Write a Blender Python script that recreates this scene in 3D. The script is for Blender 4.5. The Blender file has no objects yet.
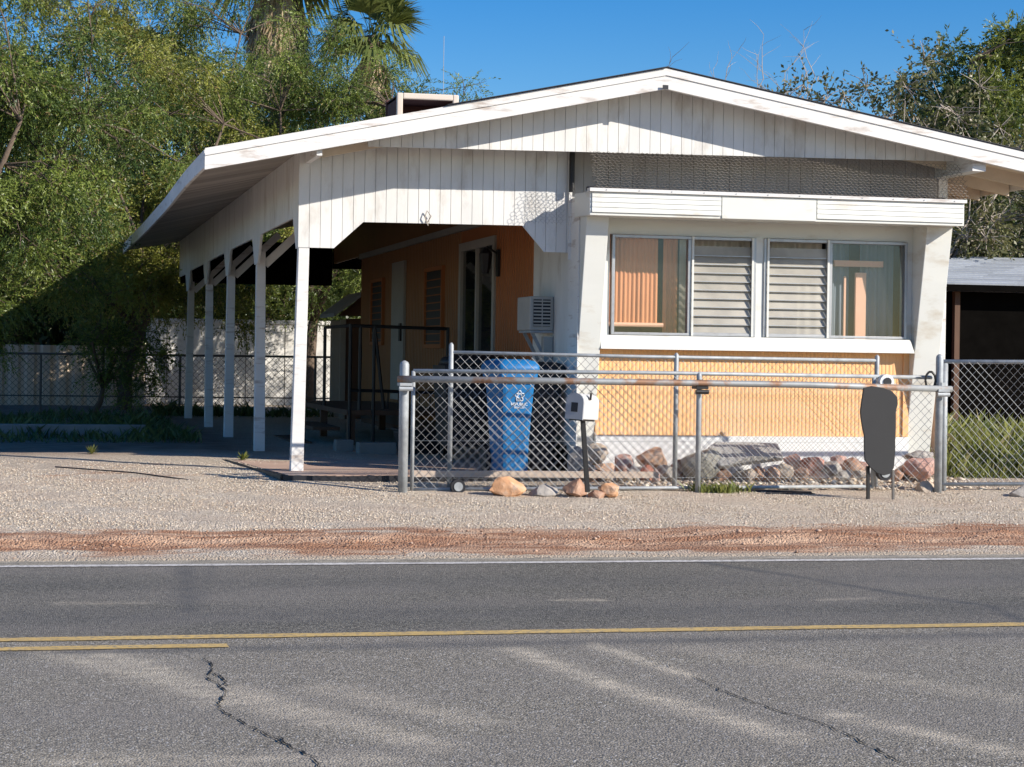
import bpy, math, random
import numpy as np
from math import sin, cos, pi, radians, atan2, sqrt
from mathutils import Vector, Matrix, noise as mnoise
random.seed(7); rng = np.random.default_rng(7)
scene = bpy.context.scene
col = scene.collection

# ------------------------------------------------------------------ camera model
FPX, ROLL, HC = 1850.0, 0.0144, 1.35
TH = math.atan(365 / FPX)
def ray(x, y):
    u = x - 400; v = 355.3 - y
    a = u*cos(ROLL) - v*sin(ROLL); b = u*sin(ROLL) + v*cos(ROLL)
    return (a*cos(TH) + FPX*sin(TH), -a*sin(TH) + FPX*cos(TH), b)
def at(x, y, Y):
    q = ray(x, y); t = Y/q[1]; return (q[0]*t, Y, HC + q[2]*t)
def ray_ground(x, y, z=0.0):
    q = ray(x, y); t = (z - HC)/q[2]; return (q[0]*t, q[1]*t, z)
F = Vector((sin(TH), cos(TH), 0)); H = Vector((cos(TH), -sin(TH), 0)); Z = Vector((0, 0, 1))
R_ = cos(ROLL)*H + sin(ROLL)*Z; U_ = -sin(ROLL)*H + cos(ROLL)*Z
cam = bpy.data.cameras.new('camera'); co = bpy.data.objects.new('camera', cam); col.objects.link(co)
M = Matrix((R_, U_, -F)).transposed().to_4x4(); M.translation = Vector((0, 0, HC)); co.matrix_world = M
cam.sensor_width = 36; cam.lens = FPX/1024*36; cam.shift_x = 112/1024; cam.shift_y = -28.2/1024
cam.clip_end = 3000; cam.clip_start = 0.05
scene.camera = co

# ------------------------------------------------------------------ light
SUN = Vector((1.2, -1.0, 0.80)).normalized()
el = math.asin(SUN.z); az = atan2(SUN.x, SUN.y)
w = bpy.data.worlds.new('World'); scene.world = w; w.use_nodes = True
nt = w.node_tree; bg = nt.nodes['Background']
sky = nt.nodes.new('ShaderNodeTexSky'); sky.sky_type = 'NISHITA'; sky.sun_disc = False
sky.sun_elevation = el; sky.sun_rotation = az; sky.air_density = 1.0; sky.dust_density = 0.25; sky.ozone_density = 3.0
sky.altitude = 300
hs = nt.nodes.new('ShaderNodeHueSaturation'); hs.inputs['Saturation'].default_value = 1.5; hs.inputs['Hue'].default_value = .511; hs.inputs['Value'].default_value = 1.32
nt.links.new(sky.outputs[0], hs.inputs['Color']); nt.links.new(hs.outputs[0], bg.inputs[0]); bg.inputs[1].default_value = 0.08
sl = bpy.data.lights.new('sun', 'SUN'); sl.energy = 5.0; sl.angle = radians(0.5); sl.color = (1.0, 0.93, 0.83)
so = bpy.data.objects.new('sun', sl); col.objects.link(so)
so.rotation_euler = SUN.to_track_quat('Z', 'Y').to_euler()
vs = scene.view_settings; vs.view_transform = 'Standard'; vs.look = 'None'; vs.gamma = 1; vs.use_curve_mapping = False
vs.exposure = 0.43

# ------------------------------------------------------------------ materials
MATS = {}
def mat(name, c, rough=0.8, var=0.12, vscale=4.0, stretch=(1, 1, 1), bump=0.0, bscale=60.0, metal=0.0,
        c2=None, c2lo=0.5, c2hi=0.65, c2scale=3.0, island=0.0, spec=0.4, c2stretch=None, bstretch=None):
    m = bpy.data.materials.new(name); m.use_nodes = True; n = m.node_tree.nodes; L = m.node_tree.links
    b = n['Principled BSDF']; b.inputs['Roughness'].default_value = rough; b.inputs['Metallic'].default_value = metal
    b.inputs['Specular IOR Level'].default_value = spec
    tc = n.new('ShaderNodeTexCoord')
    def noise(scale, st, detail=6):
        mp = n.new('ShaderNodeMapping'); mp.inputs['Scale'].default_value = st; L.new(tc.outputs['Object'], mp.inputs[0])
        t = n.new('ShaderNodeTexNoise'); t.inputs['Scale'].default_value = scale; t.inputs['Detail'].default_value = detail
        t.inputs['Roughness'].default_value = 0.65
        L.new(mp.outputs[0], t.inputs[0]); return t.outputs[0]
    def mth(op, a, b_):
        x = n.new('ShaderNodeMath'); x.operation = op
        for i, s in enumerate((a, b_)):
            if hasattr(s, 'is_linked'): L.new(s, x.inputs[i])
            else: x.inputs[i].default_value = s
        return x.outputs[0]
    def ramp(s, lo, hi, a=0.0, b_=1.0):
        x = n.new('ShaderNodeMapRange'); x.inputs[1].default_value = lo; x.inputs[2].default_value = hi
        x.inputs[3].default_value = a; x.inputs[4].default_value = b_; L.new(s, x.inputs[0]); return x.outputs[0]
    cur = None
    rgb = n.new('ShaderNodeRGB'); rgb.outputs[0].default_value = (*c, 1); cur = rgb.outputs[0]
    if c2:
        mx = n.new('ShaderNodeMix'); mx.data_type = 'RGBA'
        L.new(ramp(noise(c2scale, c2stretch or stretch), c2lo, c2hi), mx.inputs[0]); L.new(cur, mx.inputs[6]); mx.inputs[7].default_value = (*c2, 1)
        cur = mx.outputs[2]
    f = ramp(noise(vscale, stretch), 0.25, 0.75, 1-var, 1+var)
    if island:
        g = n.new('ShaderNodeNewGeometry'); f = mth('MULTIPLY', f, ramp(g.outputs['Random Per Island'], 0, 1, 1-island, 1+island))
    vm = n.new('ShaderNodeVectorMath'); vm.operation = 'SCALE'; L.new(cur, vm.inputs[0]); L.new(f, vm.inputs['Scale'])
    L.new(vm.outputs[0], b.inputs['Base Color'])
    if bump:
        bp = n.new('ShaderNodeBump'); bp.inputs['Strength'].default_value = min(1, bump*10); bp.inputs['Distance'].default_value = bump*0.1
        L.new(noise(bscale, bstretch or stretch), bp.inputs['Height']); L.new(bp.outputs[0], b.inputs['Normal'])
    MATS[name] = m; return m
W1 = mat('white_paint', (.69, .68, .65), .6, .11, 2.5, (1, 1, .35), .03, 40, c2=(.50, .46, .41), c2lo=.53, c2hi=.72, c2scale=4, island=.03, bstretch=(1, 1, .08))
WF = mat('weathered_white_trim', (.71, .695, .665), .7, .10, 3, (.3, .3, 1), .05, 50, c2=(.47, .41, .36), c2lo=.55, c2hi=.68, c2scale=6, c2stretch=(.35, .35, 2), island=.03)
WM = mat('white_enamel_metal', (.68, .68, .63), .42, .05, 3, (.4, .4, 1), c2=(.52, .46, .36), c2lo=.56, c2hi=.76, c2scale=4)
WS = mat('skirting_white', (.78, .78, .76), .6, .08, 3, c2=(.55, .48, .42), c2lo=.6, c2hi=.8, c2scale=4)
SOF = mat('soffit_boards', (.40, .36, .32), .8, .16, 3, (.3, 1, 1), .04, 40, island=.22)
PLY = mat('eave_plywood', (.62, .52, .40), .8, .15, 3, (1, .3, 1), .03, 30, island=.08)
PEACH = mat('peach_ribbed_metal', (.88, .50, .22), .5, .06, 3, (1, 1, .4), c2=(.82, .53, .29), c2lo=.55, c2hi=.75, c2scale=2)
BRN = mat('brown_ribbed_metal', (.36, .12, .032), .6, .12, 3, (1, 1, .3))
BRN2 = mat('tan_ribbed_metal', (.28, .125, .042), .6, .12, 3, (1, 1, .3))
TANW = mat('cream_wall', (.36, .33, .28), .7, .1, 3)
ALU = mat('aluminium', (.42, .42, .42), .42, .1, 12, metal=.75, c2=(.35, .34, .33), c2lo=.55, c2hi=.7, c2scale=14)
GALV = mat('galvanised_steel', (.35, .37, .38), .6, .3, 10, metal=.25, bump=.02, bscale=90, c2=(.36, .35, .34), c2lo=.55, c2hi=.7, c2scale=9)
RUSTP = mat('rusty_pipe', (.31, .32, .32), .6, .14, 10, metal=.4, c2=(.28, .16, .10), c2lo=.50, c2hi=.58, c2scale=2.2, bump=.02)
WIRE = mat('galvanised_wire', (.34, .34, .335), .5, .1, 5, metal=.2)
WIRED = mat('dull_wire', (.14, .13, .12), .6, .1, 5, metal=.3)
CHIC = mat('chicken_wire_shade_dark', (.20, .175, .15), .6, .2, 5, metal=.3)  # wire colour darkened to help shade the gap above the sunshade
BLK = mat('black_iron', (.015, .014, .014), .5, .2, 8)
BLKP = mat('black_plastic', (.018, .018, .022), .5, .2, 8, bump=.02)
CHAR = mat('charcoal_board', (.030, .030, .031), .75, .08, 6)
BLUE = mat('blue_plastic', (.005, .14, .36), .5, .10, 5, bump=.02, bscale=30, c2=(.03, .19, .38), c2lo=.6, c2hi=.8, c2scale=6)
WLOGO = mat('white_print', (.75, .78, .8), .6, .05)
MBOX = mat('painted_mailbox', (.55, .55, .54), .45, .06, 6, c2=(.45, .45, .46), c2lo=.6, c2hi=.75, c2scale=8)
CONC = mat('red_concrete', (.48, .33, .25), .9, .18, 2.5, bump=.05, bscale=70, c2=(.40, .35, .31), c2lo=.5, c2hi=.7, c2scale=1.2)
CONG = mat('grey_concrete', (.24, .23, .21), .9, .15, 4, bump=.05, bscale=60)
SHING = mat('grey_shingles', (.33, .35, .37), .85, .15, 12, island=.14, bump=.04)
ROOFT = mat('roof_coating', (.42, .41, .40), .9, .2, 2)
DARKW = mat('dark_wood_and_shade', (.005, .0045, .004), 1, .3, 5, spec=0)  # near black: carries the neighbour carport's shade in its colour, also dark beams
BRWD = mat('brown_wood', (.12, .065, .04), .8, .25, 6, (1, 1, .2))
WALLW = mat('whitewashed_block', (.74, .72, .68), .85, .12, 3, bump=.05, bscale=20, c2=(.5, .46, .4), c2lo=.55, c2hi=.75, c2scale=2)
FTAN = mat('tan_sheet_metal', (.62, .50, .38), .6, .12, 2, (1, 1, .2))
CURO = mat('orange_curtain', (.66, .28, .13), .8, .08, 3)
CURP = mat('pale_peach_trim', (.85, .48, .32), .7, .08, 3)
CURG = mat('grey_drape', (.20, .23, .27), .85, .15, 2)
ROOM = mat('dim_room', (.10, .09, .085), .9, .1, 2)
LOUV = mat('louvre_slats', (.62, .57, .49), .35, .12, 3, spec=.6)
BARK = mat('grey_brown_bark', (.13, .095, .07), .9, .25, 8, (1, 1, .3), .1, 30)
TWIG = mat('pale_twig_bark', (.36, .31, .26), .8, .2, 8)
PALMT = mat('palm_trunk', (.22, .16, .11), .9, .25, 8, (1, 1, 3), .1, 20)
BEIGE = mat('beige_cooler_metal', (.66, .56, .46), .6, .08, 4)
RBRN = mat('rust_brown_metal', (.10, .035, .025), .7, .2, 6)
ROCKS = {k: mat('stone_'+k, c, .9, .28, 9, bump=.12, bscale=22, c2=c2, c2lo=.48, c2hi=.66, c2scale=6) for k, c, c2 in [
    ('peach', (.62, .38, .24), (.50, .36, .28)), ('pink', (.55, .33, .27), (.45, .32, .27)), ('red', (.46, .18, .12), (.5, .33, .26)),
    ('grey', (.33, .30, .27), (.42, .38, .33)), ('tan', (.50, .40, .30), (.38, .32, .27)), ('olive', (.36, .34, .28), (.27, .25, .22)),
    ('brown', (.36, .20, .13), (.43, .29, .21)), ('orange', (.62, .33, .17), (.55, .38, .26)), ('slab', (.40, .385, .36), (.32, .31, .29))]}

def glass(name, tint=(.9, .92, .92), dirt=.06, refl=1.0, dcol=(.6, .6, .58)):
    m = bpy.data.materials.new(name); m.use_nodes = True; n = m.node_tree.nodes; L = m.node_tree.links; n.clear()
    o = n.new('ShaderNodeOutputMaterial'); t = n.new('ShaderNodeBsdfTransparent'); t.inputs[0].default_value = (*tint, 1)
    g = n.new('ShaderNodeBsdfGlossy'); g.inputs['Roughness'].default_value = .03
    d = n.new('ShaderNodeBsdfDiffuse'); d.inputs[0].default_value = (*dcol, 1)
    lw = n.new('ShaderNodeLayerWeight'); lw.inputs[0].default_value = .5; pw = n.new('ShaderNodeMath'); pw.operation = 'POWER'; L.new(lw.outputs['Facing'], pw.inputs[0]); pw.inputs[1].default_value = 4
    fr = n.new('ShaderNodeMapRange'); L.new(pw.outputs[0], fr.inputs[0]); fr.inputs[3].default_value = .05*refl; fr.inputs[4].default_value = .95
    m1 = n.new('ShaderNodeMixShader'); L.new(fr.outputs[0], m1.inputs[0]); L.new(t.outputs[0], m1.inputs[1]); L.new(g.outputs[0], m1.inputs[2])
    tc = n.new('ShaderNodeTexCoord'); ns = n.new('ShaderNodeTexNoise'); ns.inputs['Scale'].default_value = 2.2; ns.inputs['Detail'].default_value = 6
    L.new(tc.outputs['Object'], ns.inputs[0]); mr = n.new('ShaderNodeMapRange'); mr.inputs[1].default_value = .35; mr.inputs[2].default_value = .75
    mr.inputs[3].default_value = dirt*.8; mr.inputs[4].default_value = dirt*1.6; L.new(ns.outputs[0], mr.inputs[0])
    m2 = n.new('ShaderNodeMixShader'); L.new(mr.outputs[0], m2.inputs[0]); L.new(m1.outputs[0], m2.inputs[1]); L.new(d.outputs[0], m2.inputs[2])
    L.new(m2.outputs[0], o.inputs[0]); return m
GLASS = glass('window_glass', (.97,.98,.98), dirt=.012, refl=.75)
GLASSD = glass('dark_glass', (.35, .38, .38), .02, 1.2)

def leafmat(name, ca, cb, dead=None, transl=.35):
    m = bpy.data.materials.new(name); m.use_nodes = True; n = m.node_tree.nodes; L = m.node_tree.links; n.clear()
    o = n.new('ShaderNodeOutputMaterial'); at_ = n.new('ShaderNodeAttribute'); at_.attribute_name = 'tint'
    r = n.new('ShaderNodeValToRGB'); e = r.color_ramp.elements; e[0].color = (*ca, 1); e[1].color = (*cb, 1); e[1].position = .8
    if dead: x = e.new(.97); x.color = (*cb, 1); y = e.new(1.0); y.color = (*dead, 1); 
    L.new(at_.outputs['Fac'], r.inputs[0])
    d = n.new('ShaderNodeBsdfDiffuse'); t = n.new('ShaderNodeBsdfTranslucent'); g = n.new('ShaderNodeBsdfGlossy'); g.inputs['Roughness'].default_value = .45
    L.new(r.outputs[0], d.inputs[0]); L.new(r.outputs[0], t.inputs[0]); g.inputs[0].default_value = (.5, .5, .5, 1)
    m1 = n.new('ShaderNodeMixShader'); m1.inputs[0].default_value = transl; L.new(d.outputs[0], m1.inputs[1]); L.new(t.outputs[0], m1.inputs[2])
    m2 = n.new('ShaderNodeMixShader'); m2.inputs[0].default_value = .06; L.new(m1.outputs[0], m2.inputs[1]); L.new(g.outputs[0], m2.inputs[2])
    L.new(m2.outputs[0], o.inputs[0]); return m
LMESQ = leafmat('mesquite_leaves', (.055, .10, .024), (.27, .33, .062), (.32, .22, .10))
LYEL = leafmat('yellow_green_leaves', (.08, .115, .022), (.37, .37, .07), (.40, .26, .12))
LDARK = leafmat('dark_leaves', (.035, .06, .015), (.10, .13, .03))
LEVER = leafmat('evergreen_leaves', (.07, .11, .022), (.28, .31, .06))
LOLIVE = leafmat('olive_leaves', (.07, .085, .03), (.19, .18, .07), (.35, .28, .2))
LPALM = leafmat('palm_green', (.12, .17, .04), (.28, .31, .10))
LDEAD = leafmat('palm_dead', (.38, .27, .15), (.62, .50, .33))
LGRASS = leafmat('grass_blades', (.13, .17, .035), (.32, .33, .09), (.45, .38, .2))
LWEED = leafmat('weed_leaves', (.05, .08, .02), (.14, .18, .05))

# ------------------------------------------------------------------ mesh helpers
class MB:
    def __init__(s): s.v = []; s.f = []
    def add(s, vs_, fs):
        o = len(s.v); s.v += [tuple(p) for p in vs_]; s.f += [tuple(i+o for i in f) for f in fs]; return s
    def box(s, a, b):
        x0, y0, z0 = a; x1, y1, z1 = b
        return s.add([(x0,y0,z0),(x1,y0,z0),(x1,y1,z0),(x0,y1,z0),(x0,y0,z1),(x1,y0,z1),(x1,y1,z1),(x0,y1,z1)],
              [(0,3,2,1),(4,5,6,7),(0,1,5,4),(1,2,6,5),(2,3,7,6),(3,0,4,7)])
    def hexa(s, p8): return s.add(p8, [(0,3,2,1),(4,5,6,7),(0,1,5,4),(1,2,6,5),(2,3,7,6),(3,0,4,7)])
    def bar(s, p0, p1, w_, h_, up=(0,0,1)):
        p0 = Vector(p0); p1 = Vector(p1); d = (p1-p0).normalized(); up = Vector(up)
        sd = d.cross(up)
        if sd.length < 1e-4: sd = d.cross(Vector((0,1,0)))
        sd.normalize(); uu = sd.cross(d).normalized()
        q = []
        for p in (p0, p1):
            for a, b in ((-1,-1),(1,-1),(1,1),(-1,1)): q.append(p + sd*a*w_/2 + uu*b*h_/2)
        return s.add(q, [(0,1,2,3),(7,6,5,4),(0,4,5,1),(1,5,6,2),(2,6,7,3),(3,7,4,0)])
    def tube(s, pts, r, n=8, cap=True):
        pts = [Vector(p) for p in pts]; rs = r if isinstance(r, (list, tuple)) else [r]*len(pts)
        o = len(s.v); ref = None
        for i, p in enumerate(pts):
            d = (pts[min(i+1, len(pts)-1)] - pts[max(i-1, 0)]).normalized()
            if ref is None:
                ref = d.orthogonal().normalized()
            ref = (ref - d*ref.dot(d)).normalized(); b = d.cross(ref)
            for k in range(n):
                a = 2*pi*k/n; s.v.append(tuple(p + (ref*cos(a) + b*sin(a))*rs[i]))
        for i in range(len(pts)-1):
            for k in range(n):
                a = o+i*n+k; b_ = o+i*n+(k+1) % n; s.f.append((a, b_, b_+n, a+n))
        if cap: s.f.append(tuple(o+n-1-k for k in range(n))); s.f.append(tuple(o+(len(pts)-1)*n+k for k in range(n)))
        return s
    def prism(s, poly, fn, t0, t1):
        """poly: 2D points (s,z); fn(s,z,t) -> world; extruded from t0 to t1"""
        n = len(poly); vs_ = [fn(a, b, t0) for a, b in poly] + [fn(a, b, t1) for a, b in poly]
        return s.add(vs_, [tuple(range(n)), tuple(range(2*n-1, n-1, -1))] + [(i, (i+n), (i+1) % n + n, (i+1) % n) for i in range(n)])
    def build(s, name, m, parent=None, smooth=False, bevel=0):
        off = parent_loc(parent)
        me = bpy.data.meshes.new(name)
        me.from_pydata([(a-off[0], b-off[1], c-off[2]) for a, b, c in s.v], [], s.f)
        me.materials.append(m); me.validate(); me.update()
        import bmesh
        bm = bmesh.new(); bm.from_mesh(me); bmesh.ops.recalc_face_normals(bm, faces=bm.faces); bm.to_mesh(me); bm.free()
        if smooth:
            for p in me.polygons: p.use_smooth = True
        o = bpy.data.objects.new(name, me); col.objects.link(o)
        if parent: o.parent = parent
        if bevel:
            b = o.modifiers.new('bevel', 'BEVEL'); b.width = bevel; b.segments = 2; b.limit_method = 'ANGLE'; b.angle_limit = radians(40)
        return o
def parent_loc(p):
    if p is None: return (0, 0, 0)
    q = Vector((0, 0, 0))
    while p: q += p.location; p = p.parent
    return tuple(q)
def tag(o, label, cat, group=None, kind=None):
    if label: o['label'] = label
    if cat: o['category'] = cat
    if group: o['group'] = group
    if kind: o['kind'] = kind
    return o
def thing(name, label, cat, loc, group=None):
    o = bpy.data.objects.new(name, None); col.objects.link(o); o.location = loc; o.empty_display_size = .2
    return tag(o, label, cat, group)
def interp(pts, s):
    for (a, b), (c, d) in zip(pts, pts[1:]):
        if a <= s <= c: return b + (d-b)*(s-a)/(c-a) if c > a else d
    return pts[0][1] if s < pts[0][0] else pts[-1][1]
PY = lambda Y: (lambda s, z, t: (s, Y+t, z))
PX = lambda X: (lambda s, z, t: (X+t, s, z))
def boards(mb, top, bot, s0, s1, pitch, gap, fn, thick, jitter=0):
    s = s0
    bps = sorted({p[0] for p in top} | {p[0] for p in bot})
    while s < s1 - 1e-4:
        a = s; b = min(s + pitch, s1); e = b - gap if b < s1 else b
        mid = [p for p in bps if a + 1e-3 < p < e - 1e-3]
        ss = [a] + mid + [e]; j = random.uniform(0, jitter)
        poly = [(x, interp(bot, x)) for x in ss] + [(x, interp(top, x)) for x in reversed(ss)]
        q = []
        for p in poly:
            if not q or (abs(p[0]-q[-1][0]) + abs(p[1]-q[-1][1])) > 1e-4: q.append(p)
        if len(q) >= 3 and max(interp(top, x)-interp(bot, x) for x in ss) > .004: mb.prism(q, fn, j, thick)
        s = b
    return mb
def ribs(mb, s0, s1, z0, z1, pitch, depth, fn, z0f=None):
    """corrugated sheet: trapezoid ribs, depth towards -t"""
    pr = []; s = s0
    while s < s1:
        for k, t in ((0, 0), (.18, -depth), (.62, -depth), (.8, 0)):
            if s + k*pitch <= s1: pr.append((s+k*pitch, t))
        s += pitch
    pr.append((s1, 0)); n = len(pr)
    vs_ = [fn(a, z0, t) for a, t in pr] + [fn(a, z1, t) for a, t in pr]
    return mb.add(vs_, [(i, i+1, i+1+n, i+n) for i in range(n-1)])

def np_mesh(name, V, quads, m, parent=None, tint=None, tris=False):
    off = np.array(parent_loc(parent)); V = V - off
    k = 3 if tris else 4
    me = bpy.data.meshes.new(name); nv = len(V); nf = len(quads)
    me.vertices.add(nv); me.vertices.foreach_set('co', V.astype(np.float32).ravel())
    me.loops.add(nf*k); me.loops.foreach_set('vertex_index', quads.astype(np.int32).ravel())
    me.polygons.add(nf); me.polygons.foreach_set('loop_start', np.arange(0, nf*k, k, dtype=np.int32))
    try: me.polygons.foreach_set('loop_total', np.full(nf, k, dtype=np.int32))
    except Exception: pass
    me.update(calc_edges=True); me.materials.append(m)
    if tint is not None:
        a = me.attributes.new('tint', 'FLOAT', 'POINT'); a.data.foreach_set('value', tint.astype(np.float32))
    o = bpy.data.objects.new(name, me); col.objects.link(o)
    if parent: o.parent = parent
    return o

# ------------------------------------------------------------------ ground
GP = [(-1e4, -.04), (12.0, -.04), (12.12, .0), (12.5, .02), (13.6, .06), (15.8, .15), (17.4, .235), (20, .25), (45, .32), (1e4, .32)]
def gz(Y): return interp(GP, Y)
def gz_np(Y): return np.interp(Y, [p[0] for p in GP], [p[1] for p in GP])
def fbm(X, Y, seed, base=1.0, octv=4, gain=.55):
    r = np.random.default_rng(seed); out = np.zeros_like(X); amp = 1.0; tot = 0
    for o in range(octv):
        for _ in range(5):
            th_ = r.uniform(0, 2*pi); fr = base*2**o*r.uniform(.7, 1.4); ph = r.uniform(0, 2*pi)
            out += amp*np.sin(fr*(X*cos(th_) + Y*sin(th_)) + ph + 1.3*np.sin(fr*.6*(X*sin(th_*1.7) - Y*cos(th_*1.3)) + ph*2))
        tot += amp*2.2; amp *= gain
    return out/tot
def grid_sheet(name, xs, ys, zf, m, attrs=None):
    X, Y = np.meshgrid(xs, ys); Zz = zf(X, Y); V = np.stack([X, Y, Zz], -1).reshape(-1, 3)
    nx, ny = len(xs), len(ys); i = np.arange(ny-1)[:, None]*nx + np.arange(nx-1)[None]
    q = np.stack([i, i+1, i+1+nx, i+nx], -1).reshape(-1, 4)
    o = np_mesh(name, V, q, m)
    for k, fn in (attrs or {}).items():
        a = o.data.attributes.new(k, 'FLOAT', 'POINT'); a.data.foreach_set('value', fn(X, Y).astype(np.float32).ravel())
    o.data.polygons.foreach_set('use_smooth', np.ones(len(q), dtype=bool))
    return o
def rough_strip(X, Y):
    c = np.clip(1 - np.abs(Y - 12.98)/.85, 0, 1)
    z = fbm(X*1.0, Y*2.5, 3, 2.2, 5, .62)*.042*c
    rut = -.028*np.exp(-((Y-12.72-.05*np.sin(X*.9))/.09)**2) + .022*np.exp(-((Y-12.95-.05*np.sin(X*.9))/.08)**2)
    tread = .008*np.sin(X*42 + 6*np.sin(Y*20))*np.exp(-((Y-12.72)/.1)**2)
    return z + (rut + tread)*c
def ground_z(X, Y):
    z = gz_np(Y) + rough_strip(X, Y) + .006*fbm(X, Y, 11, 5, 4)*(Y > 12.4)*(Y < 40)
    far = np.clip((np.abs(X) - 60)/400, 0, 1)
    return z
xs = np.unique(np.concatenate([np.linspace(-900, -12, 24), np.linspace(-12, -1.5, 40), np.arange(-1.5, 10.2, .035), np.linspace(10.2, 30, 60), np.linspace(30, 900, 24)]))
ys = np.unique(np.concatenate([np.linspace(-900, 11.9, 30), np.arange(11.9, 14.2, .03), np.arange(14.2, 17.8, .06), np.linspace(17.8, 45, 90), np.linspace(45, 1200, 30)]))
gm = bpy.data.materials.new('gravel_and_dirt'); gm.use_nodes = True
def node_ctx(m):
    n = m.node_tree.nodes; L = m.node_tree.links
    def N(t, **k):
        x = n.new(t)
        for a, b in k.items(): setattr(x, a, b)
        return x
    def val(s, x, i):
        if hasattr(x, 'is_linked'): L.new(x, s.inputs[i])
        elif isinstance(x, tuple): s.inputs[i].default_value = (*x, 1) if len(x) == 3 else x
        else: s.inputs[i].default_value = x
    def mix(f, a, b):
        x = N('ShaderNodeMix', data_type='RGBA'); val(x, f, 0); val(x, a, 6); val(x, b, 7); return x.outputs[2]
    def rng_(s, lo, hi, a=0., b=1.):
        x = N('ShaderNodeMapRange'); val(x, s, 0); val(x, lo, 1); val(x, hi, 2); val(x, a, 3); val(x, b, 4); return x.outputs[0]
    def mth(op, a, b): x = N('ShaderNodeMath', operation=op); val(x, a, 0); val(x, b, 1); return x.outputs[0]
    tc = N('ShaderNodeTexCoord')
    def noise(sc, st=(1, 1, 1), det=6, ro=.6):
        mp = N('ShaderNodeMapping'); mp.inputs['Scale'].default_value = st; L.new(tc.outputs['Object'], mp.inputs[0])
        x = N('ShaderNodeTexNoise'); L.new(mp.outputs[0], x.inputs[0]); x.inputs['Scale'].default_value = sc
        x.inputs['Detail'].default_value = det; x.inputs['Roughness'].default_value = ro; return x.outputs[0]
    def voro(sc, out='Color', feat='F1'):
        x = N('ShaderNodeTexVoronoi', feature=feat); L.new(tc.outputs['Object'], x.inputs[0]); x.inputs['Scale'].default_value = sc; return x.outputs[out]
    def attr(k): x = N('ShaderNodeAttribute', attribute_name=k); return x.outputs['Fac']
    def bump(h, st, dist): x = N('ShaderNodeBump'); L.new(h, x.inputs['Height']); x.inputs['Strength'].default_value = st; x.inputs['Distance'].default_value = dist; return x.outputs[0]
    return n, L, mix, rng_, mth, noise, voro, attr, bump
n, L, mix, rg, mth, noise, voro, attr, bump = node_ctx(gm)
P = n['Principled BSDF']; P.inputs['Roughness'].default_value = .95; P.inputs['Specular IOR Level'].default_value = .15
vv = n.new('ShaderNodeSeparateColor'); L.new(voro(62), vv.inputs[0])
grav = mix(rg(vv.outputs[0], .1, .9), (.47, .385, .29), (.82, .71, .565))
grav = mix(rg(noise(1.3), .42, .62), grav, (.62, .50, .38))
grav = mix(rg(voro(62, 'Distance'), .45, .8, 0, .55), grav, (.16, .12, .09))
dirtc = mix(rg(noise(2.4, (.4, 2.4, 1)), .42, .62), (.37, .195, .115), (.60, .40, .27))
dirtc = mix(rg(noise(9, (.6, 1.6, 1)), .52, .68, 0, .6), dirtc, (.24, .14, .10))
d1 = mth('ADD', attr('dirt'), rg(noise(2.2, (.6, 1.6, 1)), .3, .7, -.35, .35))
base = mix(rg(d1, .4, .62), grav, dirtc)
s1 = mth('ADD', attr('sand'), rg(noise(5), .3, .7, -.3, .3))
base = mix(rg(s1, .4, .6), base, (.52, .42, .31))
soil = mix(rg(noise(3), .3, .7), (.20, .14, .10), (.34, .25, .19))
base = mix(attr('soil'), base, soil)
L.new(base, P.inputs['Base Color'])
hh = mth('ADD', mth('MULTIPLY', voro(62, 'Distance'), -1.0), noise(50)); L.new(bump(hh, .9, .018), P.inputs['Normal'])
g = grid_sheet('ground', xs, ys, ground_z, gm, {
    'dirt': lambda X, Y: np.clip(1 - np.abs(Y-12.93 - .14*fbm(X, Y*0, 5, .5))/1.05, 0, 1)*1.25*(.75+.35*np.clip((X+1)/6, 0, 1)) + .45*np.clip(1-np.hypot((X-.6)/2.2, (Y-17.6)/2.2), 0, 1),
    'sand': lambda X, Y: np.clip(1 - np.abs(Y-12.08)/.2, 0, 1)*1.1,
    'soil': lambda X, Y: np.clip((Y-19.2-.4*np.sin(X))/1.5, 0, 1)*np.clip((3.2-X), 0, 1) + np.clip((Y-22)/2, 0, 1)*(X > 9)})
tag(g, None, None, kind='structure')

# asphalt road with dusty sweeps, tyre marks
def seg_d(X, Y, p, q):
    px, py = p; qx, qy = q; dx, dy = qx-px, qy-py; t = np.clip(((X-px)*dx + (Y-py)*dy)/(dx*dx+dy*dy), 0, 1)
    return np.hypot(X-px-t*dx, Y-py-t*dy)
G0 = lambda x, y: ray_ground(x, y, 0)[:2]
def dust(X, Y):
    o = np.zeros_like(X)
    for p, q, w_, a in [((40, 650), (330, 722), .10, .8), ((110, 655), (230, 700), .12, .9), ((230, 690), (430, 745), .10, .8), ((515, 650), (640, 695), .07, 1.1), ((610, 685), (790, 738), .08, 1.1), ((590, 643), (690, 676), .05, 1.1), ((330, 690), (470, 720), .12, .55),
                        ((840, 715), (1010, 752), .07, 1.0), ((560, 600), (600, 600), .04, .9), ((820, 600), (870, 598), .03, .7), ((60, 603), (140, 603), .05, .6), ((380, 760), (60, 760), .1, .6), ((700, 650), (1024, 700), .12, .35)]:
        d = seg_d(X, Y, G0(*p), G0(*q)); o = np.maximum(o, a*np.exp(-(d/w_/1.1)**2))
    o = np.maximum(o, 1.1*np.clip((Y-11.78)/.3, 0, 1)**.6); return o
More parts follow.
